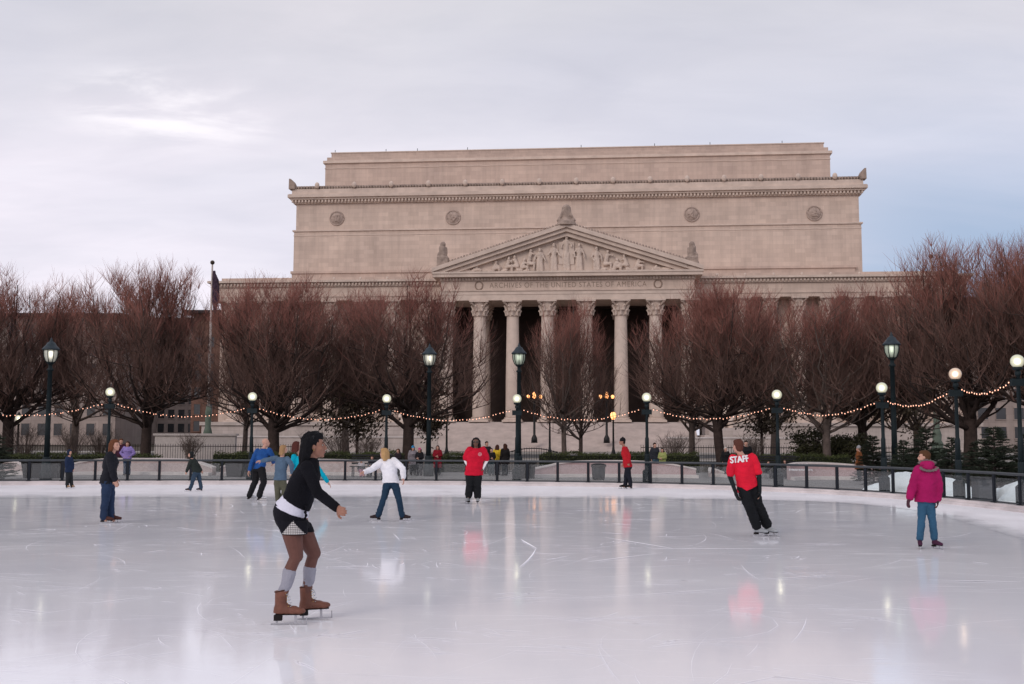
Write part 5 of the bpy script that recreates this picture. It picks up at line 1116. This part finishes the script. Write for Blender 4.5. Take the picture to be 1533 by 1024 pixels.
lip = MB(); lip.ell(HP(.0935, 0, -.059), (.016, .009, .0075), AXh); lip.build('lips', mat('lips', (.27, .09, .08), .4, .05, 5, 0), r, True)
br_ = MB()
for q in (-1, 1): br_.tube([HP(.084, q*.016, .025), HP(.083, q*.03, .029), HP(.07, q*.048, .026)], [.003, .0035, .002], 5)
br_.build('eyebrows', HA, r)
mb = MB(); p_ = at(457, 765, D-.11)-r.location
for k in range(5): mb.ell(p_+Vector((.008*(k % 2), 0, .045-.028*k)), (.016, .014, .014))
remesh(mb, 'belt_bow', blk, r, .007, 1)
# --- the other skaters
def skater(label, pyf, px, spec, F, **kw):
    D_ = depth(pyf, px); return person(label, pixJ(D_, spec), F, **kw), D_
skater('man in a black jacket and blue jeans standing on the ice at the left', 783, 163, dict(hd=(172, 666.5), nk=(169, 676), shR=(164.5, 682, -.17), shL=(168, 682, .17), elR=(167, 703, -.22), wrR=(172, 719, -.2), elL=(168, 702, .22), wrL=(173, 718, .18), hpR=(160.5, 722, -.09), hpL=(163.5, 722, .09), knR=(158, 750, -.09), knL=(166, 750, .09), anR=(155, 776, -.1), anL=(167, 776.5, .08)),
       (1, .1), headF=(1, -.25, 0), s=.94, hair=(.13, .05, .025), top=(.012, .013, .018), bottom=(.02, .035, .075), boots=(.07, .03, .025), topfat=.035, legfat=.02, girth=1.08, hairkind='bob')
skater('child in a navy hooded coat and tan skates at the far left', 731, 104, dict(hd=(104.5, 677), nk=(103.5, 682), shR=(100.5, 686, -.1), shL=(106, 686, .1), elR=(99.5, 695, -.13), wrR=(100.5, 702, -.1), elL=(108.5, 695, .1), wrL=(109, 702, .05), hpR=(101.8, 706, -.05), hpL=(105, 706, .05), knR=(101.5, 717, -.05), knL=(106.5, 717, .05), anR=(100.5, 727, -.05), anL=(107.5, 727, .05)),
       (.8, -.5), s=.72, hair=(.012, .02, .045), hairkind='hood', top=(.014, .025, .06), bottom=(.02, .022, .025), boots=(.32, .2, .12), topfat=.035, legfat=.02, vox=.012)
skater('stooping child in a dark green hooded jacket and jeans, left of the blue shirted skater', 735.5, 291, dict(hd=(285.5, 680.5), nk=(287, 686), shR=(285.5, 690, -.1), shL=(291, 689, .12), elR=(282, 699, -.14), wrR=(279.5, 706, -.1), elL=(297, 697, .15), wrL=(301.5, 705, .1), hpR=(292.3, 708, -.07), hpL=(296.3, 708, .07), knR=(288, 721, -.07), knL=(299, 720, .08), anR=(284.5, 732, -.07), anL=(301, 731.5, .09)),
       (-.8, -.4), s=.72, hair=(.014, .016, .016), hairkind='hood', top=(.022, .028, .026), bottom=(.035, .06, .095), boots=(.04, .02, .025), topfat=.03, legfat=.02, vox=.012)
skater('bald man in a bright blue shirt and black trousers on white skates', 750, 389, dict(hd=(398, 662.5), nk=(396, 669), shR=(404, 674, -.05), shL=(384.5, 675, .1), elR=(409, 686, .05), wrR=(409, 693, .25), elL=(377.5, 691, -.05), wrL=(373, 705, -.15), hpR=(391.5, 701, -.06), hpL=(384.5, 701, .07), knR=(395, 722, -.15), knL=(382, 722, 0), anR=(388, 743, .05), anL=(373, 742.5, .3)),
       (.5, .8), headF=(.9, .4, 0), s=.97, hair=None, top=(.015, .07, .24), bottom=(.012, .012, .014), boots=(.6, .6, .62), topfat=.025, legfat=.028, feetF={'R': (1, .1), 'L': (.9, .2)})
skater('blond boy in a slate blue shirt and olive trousers reaching out his left arm', 757, 419, dict(hd=(424.5, 672.5), nk=(422, 681), shL=(413, 686, .02), shR=(431, 687, -.05), elL=(402, 688, -.05), wrL=(391, 690, -.1), elR=(437, 697, -.1), wrR=(437, 709, -.05), hpL=(416, 717, .02), hpR=(422.5, 717, -.02), knL=(415.5, 734, -.03), knR=(426, 734, -.05), anL=(417, 751, 0), anR=(425, 751, -.06)),
       (.15, 1), headF=(.8, .5, 0), s=.86, hair=(.33, .2, .1), hairkind='bob', top=(.075, .12, .18), bottom=(.085, .085, .06), boots=(.5, .5, .5), topfat=.028, legfat=.028, curl=.4)
skater('skater in a turquoise jacket mostly hidden behind the dark haired woman', 752, 457, dict(hd=(444, 667.5), nk=(445, 677), shL=(439.5, 684, 0), shR=(464, 685, .1), elL=(437, 700, -.02), wrL=(445, 713, -.1), elR=(480.5, 707, .05), wrR=(491, 722, .0), hpL=(449, 716, 0), hpR=(457, 716, .05), knL=(448, 734, -.05), knR=(459, 733, -.05), anL=(447, 745.5, .1), anR=(461, 745.5, .1)),
       (.6, .8), s=.98, hair=(.08, .025, .02), hairkind='bob', top=(.0, .33, .46), bottom=(.02, .02, .03), boots=(.5, .5, .5), topfat=.03, legfat=.02, curl=.3)
skater('blonde woman in a white jacket and flared jeans seen from behind, arms spread', 780, 585, dict(hd=(574.8, 678.5), nk=(578, 686), shL=(570.5, 692, 0), shR=(591, 690, .05), elL=(557, 702.5, -.12), wrL=(546, 706.5, -.25), elR=(603, 702, -.05), wrR=(604, 716, -.12), hpL=(581, 721, 0), hpR=(590, 721, 0), knL=(574.5, 746, -.08), knR=(597, 746, -.08), anL=(566, 773, .0), anR=(602, 773, .0)),
       (-.15, 1), headF=(-.75, .5, 0), s=.87, hair=(.42, .26, .12), hairkind='bob', top=(.74, .74, .78), bottom=(.014, .035, .065), boots=(.03, .02, .02), topfat=.034, legfat=.015, female=True, curl=.4, feetF={'L': (-.9, .3), 'R': (.9, .3)})
(pr_, body_, to, HP, Jl, ax), D9 = skater('man in a red tee over white sleeves, dark hood and sunglasses, hands in pockets', 754, 709, dict(hd=(712.5, 662), nk=(712.5, 670), shR=(701.5, 674, 0), shL=(724, 674, 0), elR=(696.5, 688.5, .06), wrR=(702, 702, -.03), elL=(729, 689, .06), wrL=(722.5, 702, -.03), hpR=(705.5, 706, 0), hpL=(714, 706, 0), knR=(703.5, 724, -.05), knL=(714.5, 725, -.04), anR=(701.5, 742, .02), anL=(715, 743, 0)),
       (-.05, -1), s=1.02, skin='dark', hair=None, top=(.5, .008, .03), bottom=(.01, .011, .013), boots=(.25, .26, .27), topfat=.05, legfat=.045, girth=1.1, sleeve='short', undersleeve=(.78, .78, .8), toplen=.06, feetF={'R': (-.25, -1), 'L': (.1, -1)})
k = 1.02
mb = MB(); AXm = (Vector((1, 0, 0)), Vector((0, 1, 0)), Vector((0, 0, 1)))
mb.ell(HP(-.035, 0, .025), (.1, .092, .1)); mb.cap(HP(-.03, .075, .02), .042, HP(-.02, .085, -.12), .042); mb.cap(HP(-.03, -.075, .02), .042, HP(-.02, -.085, -.12), .042); mb.ell(HP(.015, 0, .08), (.08, .055, .03)); mb.cap(HP(-.06, 0, -.02), .08, HP(-.06, 0, -.12), .08)
remesh(mb, 'hood', C((.012, .011, .012)), pr_, .011, 2, .006, 20, True)
mb = MB(); mb.ell(HP(.082, .034, .005), (.03, .012, .018)); mb.ell(HP(.082, -.034, .005), (.03, .012, .018)); mb.tube([HP(.09, -.02, .008), HP(.09, .02, .008)], .004, 5); mb.build('sunglasses', EYEM, pr_, True)
org = at(718.5, 680, D9-.15)-pr_.location-Vector((0, .3, 0)); P, Fc = grid_patch(lambda x, y: (x*x+y*y < .045**2) and not (.024**2 < x*x+y*y < .032**2) and not (abs(x) < .006 and abs(y) < .02), -.05, .05, -.05, .05, 26)
project('chest_emblem', P, Fc, to, org, Vector((1, 0, 0)), Vector((0, 0, 1)), Vector((0, 1, 0)), .004, C((.6, .3, .32)), to)
skater('skater in a red jacket and black beanie gliding left along the far rail', 732, 940, dict(hd=(931.5, 661), nk=(934, 667), shL=(934, 671.5, -.12), shR=(937, 671.5, .12), elL=(941.5, 682, -.17), wrL=(941, 693, -.17), elR=(938, 684, .16), wrR=(934, 693, .14), hpL=(939, 698, -.07), hpR=(941, 698, .07), knL=(941.5, 713, -.06), knR=(937, 712, .06), anL=(944, 727, -.07), anR=(936, 727, .07)),
       (-1, -.1), s=.98, skin='brown', hair=(.01, .01, .01), hat=(.008, .008, .01), top=(.38, .012, .02), bottom=(.012, .014, .022), boots=(.012, .012, .012), topfat=.03, legfat=.02)
(pr_, body_, to, HP, Jl, ax), D11 = skater('skater with STAFF on the back of his red shirt leaning into a turn', 803, 1140, dict(hd=(1104.5, 668), nk=(1107.5, 678), shL=(1096, 687, 0), shR=(1128, 685, .03), elL=(1093, 714, -.03), wrL=(1101, 736, -.1), elR=(1136.5, 712, -.02), wrR=(1137.5, 735, -.08), hpL=(1112.5, 729, -.02), hpR=(1124.5, 723, .04), knL=(1121.5, 757, -.1), knR=(1134.5, 755, -.02), anL=(1133.5, 789, .02), anR=(1149, 787, .12)),
       (-.1, 1), headF=(-.4, .85, 0), s=1.0, hair=(.09, .035, .025), top=(.62, .012, .035), bottom=(.008, .009, .011), boots=(.3, .32, .34), topfat=.036, legfat=.034, sleeve='short', undersleeve=(.012, .018, .02), toplen=.03, girth=1.02, feetF={'L': (.75, -.75), 'R': (.75, -.75)}, gloves=(.012, .014, .016))
me = text_mesh('STAFF', .2, .98); bm_ = me; ux = nrm(Vector((1, 0, .1))); uy = nrm(Vector((-.05, 0, 1)))
xs = [v.co.x for v in me.vertices]; wdt = (max(xs)-min(xs)); tgt = 26.5/FPX*D11; kx = tgt/wdt; ky = 9.5/FPX*D11/.145
import bmesh
bmx = bmesh.new(); bmx.from_mesh(me); bmesh.ops.triangulate(bmx, faces=bmx.faces[:]); 
for _ in range(2): bmesh.ops.subdivide_edges(bmx, edges=[e for e in bmx.edges if e.calc_length() > .02], cuts=1); bmesh.ops.triangulate(bmx, faces=bmx.faces[:])
# embolden: the shirt print is a heavy block face
P = [(v.co.x*kx, v.co.y*ky) for v in bmx.verts]; bmx.verts.index_update(); Fc = [tuple(v.index for v in f.verts) for f in bmx.faces]; bmx.free()
org = at(1107.5, 688, D11-.12)-pr_.location-Vector((0, .4, 0))
for dx_, dz_ in ((0, 0), (.006, .002), (-.006, -.002)):
    pass
P2, F2 = [], []
for q, (dx_, dz_) in enumerate(((0, 0), (.007, .0), (-.007, .0), (0, .005), (0, -.005))):
    n0 = len(P2); P2 += [(x+dx_, y+dz_) for x, y in P]; F2 += [tuple(i+n0 for i in f) for f in Fc]
tm = to.data; bv = BVHTree.FromPolygons([v.co for v in tm.vertices], [tuple(p.vertices) for p in tm.polygons]); vs = []
for i, (x, y) in enumerate(P2):
    o0 = org+ux*x+uy*y; h = bv.ray_cast(o0, Vector((0, 1, 0))); lay = (i//len(P))*.0012; vs.append((h[0] if h[0] is not None else o0+Vector((0, .4, 0)))-Vector((0, .012+lay, 0)))
m_ = bpy.data.meshes.new('staff_lettering'); m_.from_pydata([tuple(v) for v in vs], [], F2); m_.materials.append(M['signage']); o = bpy.data.objects.new('staff_lettering', m_); col.objects.link(o); o.parent = to
(pr_, body_, to, HP, Jl, ax), D12 = skater('girl in a magenta hooded jacket, jeans and purple skates seen from behind', 821, 1388, dict(hd=(1383.5, 684), nk=(1385.5, 694), shL=(1374.5, 703.5, 0), shR=(1399.5, 704.5, 0), elL=(1367.5, 724, .0), wrL=(1361.5, 746, -.06), elR=(1404.5, 726, 0), wrR=(1404, 748, -.06), hpL=(1382.5, 747, 0), hpR=(1391.5, 747, 0), knL=(1379.5, 773, -.05), knR=(1394.5, 773, -.05), anL=(1377, 807, .0), anR=(1399, 807, 0)),
       (.05, 1), headF=(-.85, .4, 0), s=.84, hair=(.085, .04, .02), hairkind='short', top=(.3, .008, .085), bottom=(.03, .09, .16), boots=(.06, .02, .045), topfat=.045, legfat=.013, toplen=.02, female=True, feetF={'L': (-.3, -.9), 'R': (.3, -.9)}, gloves=(.06, .025, .035))
mb = MB(); c = HP(-.01, .0, -.13)+Vector((.01, -.06, 0)); mb.ell(c, (.115, .075, .06)); mb.ell(c+Vector((0, -.03, -.045)), (.085, .06, .06)); remesh(mb, 'hood', C((.32, .01, .09)), pr_, .011, 2, .006, 14)
mb = MB(); mb.tube([c+Vector((.135*math.cos(a), -.05-.03*math.sin(a)*0+(-.02 if math.sin(a) < 0 else .03), .06*math.sin(a)-.035)) for a in [math.pi*(.02+i*.96/12)+math.pi for i in range(13)]]+[], .021, 8); mb.cap(c+Vector((-.1, .04, .02)), .024, c+Vector((.0, .0, .065)), .02); mb.cap(c+Vector((.0, .0, .065)), .02, c+Vector((.12, .0, .02)), .024); remesh(mb, 'fur_trim', C((.16, .12, .12)), pr_, .01, 1, .012, 40)
# --- spectators on the terrace
def stand(label, px, pyh, Y, F, seat=False, arms='down', **kw):
    zt = at(px, pyh, Y).z; base_ = at(px, 700, Y); H = zt-.03 if not seat else (zt-.03)/.77; H = max(.9, H); u = H; Fv = nrm((F[0], F[1], 0)); Lv = Vector((-Fv.y, Fv.x, 0)); s_ = H/1.5
    def Q(f, l, z): return Vector((base_.x, Y, .03))+Fv*(f*u)+Lv*(l*u)+Vector((0, 0, z*u))
    if not seat:
        J = dict(hd=Q(.01, 0, .93), nk=Q(0, 0, .85), shL=Q(0, .105, .81), shR=Q(0, -.105, .81), hpL=Q(0, .052, .51), hpR=Q(0, -.052, .51), knL=Q(.015, .06, .28), knR=Q(.01, -.055, .28), anL=Q(-.01, .065, .045), anR=Q(0, -.06, .045))
        hz = 0
    else:
        hz = -.22; J = dict(hd=Q(.01, 0, .71), nk=Q(0, 0, .63), shL=Q(0, .105, .59), shR=Q(0, -.105, .59), hpL=Q(0, .055, .29), hpR=Q(0, -.055, .29), knL=Q(.25, .07, .3), knR=Q(.25, -.06, .3), anL=Q(.27, .07, .045), anR=Q(.24, -.06, .045))
    if arms == 'down': J.update(elL=Q(-.01, .135, .64+hz), elR=Q(-.01, -.135, .64+hz), wrL=Q(.05, .14, .5+hz), wrR=Q(.05, -.14, .5+hz))
    elif arms == 'fold': J.update(elL=Q(.03, .13, .66+hz), elR=Q(.03, -.13, .66+hz), wrL=Q(.14, .02, .64+hz), wrR=Q(.14, -.03, .62+hz))
    elif arms == 'up': J.update(elL=Q(.05, .15, .72+hz), elR=Q(.05, -.15, .72+hz), wrL=Q(.1, .05, .88+hz), wrR=Q(.1, -.05, .88+hz))
    elif arms == 'hip': J.update(elL=Q(-.02, .2, .66+hz), elR=Q(-.02, -.2, .66+hz), wrL=Q(.04, .1, .56+hz), wrR=Q(.04, -.1, .56+hz))
    kw.setdefault('vox', .017); kw.setdefault('topfat', .03); kw.setdefault('legfat', .02)
    kw['girth'] = kw.get('girth', 1)*1.02
    return person(label, J, F, s=s_, feet='shoe', z0=.03, group='onlookers standing and sitting on the terrace', **kw)
stand('woman in a lavender top with hands on hips beyond the left railing', 190, 661, 45, (0, -1), arms='hip', top=(.25, .19, .45), bottom=(.02, .04, .08), hair=(.06, .03, .02), hairkind='bob', female=True)
stand('person in dark clothes beside the woman in lavender, half hidden', 180, 657, 46.5, (.4, -1), top=(.05, .015, .03), bottom=(.02, .02, .02), hair=(.1, .04, .02))
stand('person in a dark jacket standing right behind the white jacketed skater', 596, 672, 45.5, (-.6, -.8), top=(.02, .015, .02), bottom=(.02, .02, .03), hair=(.06, .025, .015), arms='fold', hairkind='bob')
stand('seated person in a black jacket leaning on the bench left of the white jacketed skater', 557, 683, 43.9, (-.3, -1), seat=True, top=(.014, .014, .02), bottom=(.02, .02, .025), hair=(.04, .02, .015), arms='fold')
stand('child bundled in white and pink sitting on the bench left of the white jacketed skater', 541, 690, 43.9, (.3, -1), seat=True, top=(.5, .45, .47), bottom=(.5, .25, .32), hair=(.12, .06, .04))
stand('person in a grey plaid coat and bright blue hat', 618, 668, 46, (.3, -1), top=(.22, .2, .22), bottom=(.02, .02, .02), hair=(.05, .03, .02), hat=(.02, .25, .5), coat=.22, hairkind='bob', female=True)
stand('person in a long black coat and pink hat', 628, 671, 45.5, (-.3, -1), top=(.012, .012, .015), bottom=(.015, .015, .02), hair=(.06, .03, .02), hat=(.6, .12, .26), coat=.4, hairkind='bob', female=True, arms='fold')
stand('woman in a long red coat watching from beyond the railing', 655, 667, 46.5, (0, -1), top=(.2, .008, .018), bottom=(.02, .02, .025), hair=(.03, .015, .012), hairkind='long', coat=.4, arms='fold', female=True, skin='light')
stand('tall dark haired man behind the red shirted staff man', 728.5, 661, 48, (.4, -1), top=(.02, .015, .018), bottom=(.02, .03, .04), hair=(.012, .01, .01))
stand('person in a black jacket between the red shirted man and the yellow jacket', 735.5, 671, 46, (.2, -1), top=(.012, .012, .014), bottom=(.03, .05, .06), hair=(.015, .012, .01), arms='fold')
stand('woman in a bright yellow jacket seen from behind', 744.5, 666, 46.5, (.3, 1), top=(.62, .42, .03), bottom=(.02, .02, .03), hair=(.06, .025, .018), hairkind='bob', female=True)
stand('woman in a black coat with long brown hair right of the yellow jacket', 756, 664.5, 46, (-.5, .9), top=(.014, .012, .012), bottom=(.02, .025, .03), hair=(.055, .022, .015), hairkind='long', coat=.2, female=True)
stand('man in a dark jacket, the taller one of the couple at the railing', 980.5, 663, 47, (.3, -1), top=(.025, .028, .035), bottom=(.06, .11, .15), hair=(.02, .012, .01))
stand('woman in a yellow green jacket, the shorter one of the couple at the railing', 992, 671, 46, (-.5, -1), top=(.26, .29, .1), bottom=(.03, .05, .09), hair=(.015, .012, .01), hairkind='bob', female=True, arms='fold')
stand('white haired person in black left of the STAFF skater', 1086.5, 669.5, 46, (.2, -1), top=(.012, .012, .013), bottom=(.05, .04, .035), hair=(.5, .46, .42), hairkind='short')
stand('dark haired man in black right behind the STAFF skater', 1117.5, 660, 44.5, (-.2, -1), top=(.012, .012, .014), bottom=(.02, .02, .02), hair=(.015, .011, .01), girth=1.1)
stand('left one of the two dark clothed people seated on the bench', 1150, 692, 43.6, (.4, -1), seat=True, top=(.02, .02, .022), bottom=(.03, .03, .035), hair=(.03, .02, .015), arms='fold')
stand('right one of the two dark clothed people seated on the bench', 1175, 689, 43.6, (-.4, -1), seat=True, top=(.03, .03, .03), bottom=(.03, .03, .035), hair=(.06, .04, .03), arms='fold')
stand('person in a brown coat and pale hat walking beyond the right railing', 1286.5, 668, 41, (-.8, .5), top=(.17, .06, .022), bottom=(.02, .025, .04), hair=(.2, .15, .12), hat=(.3, .3, .32), coat=.25)
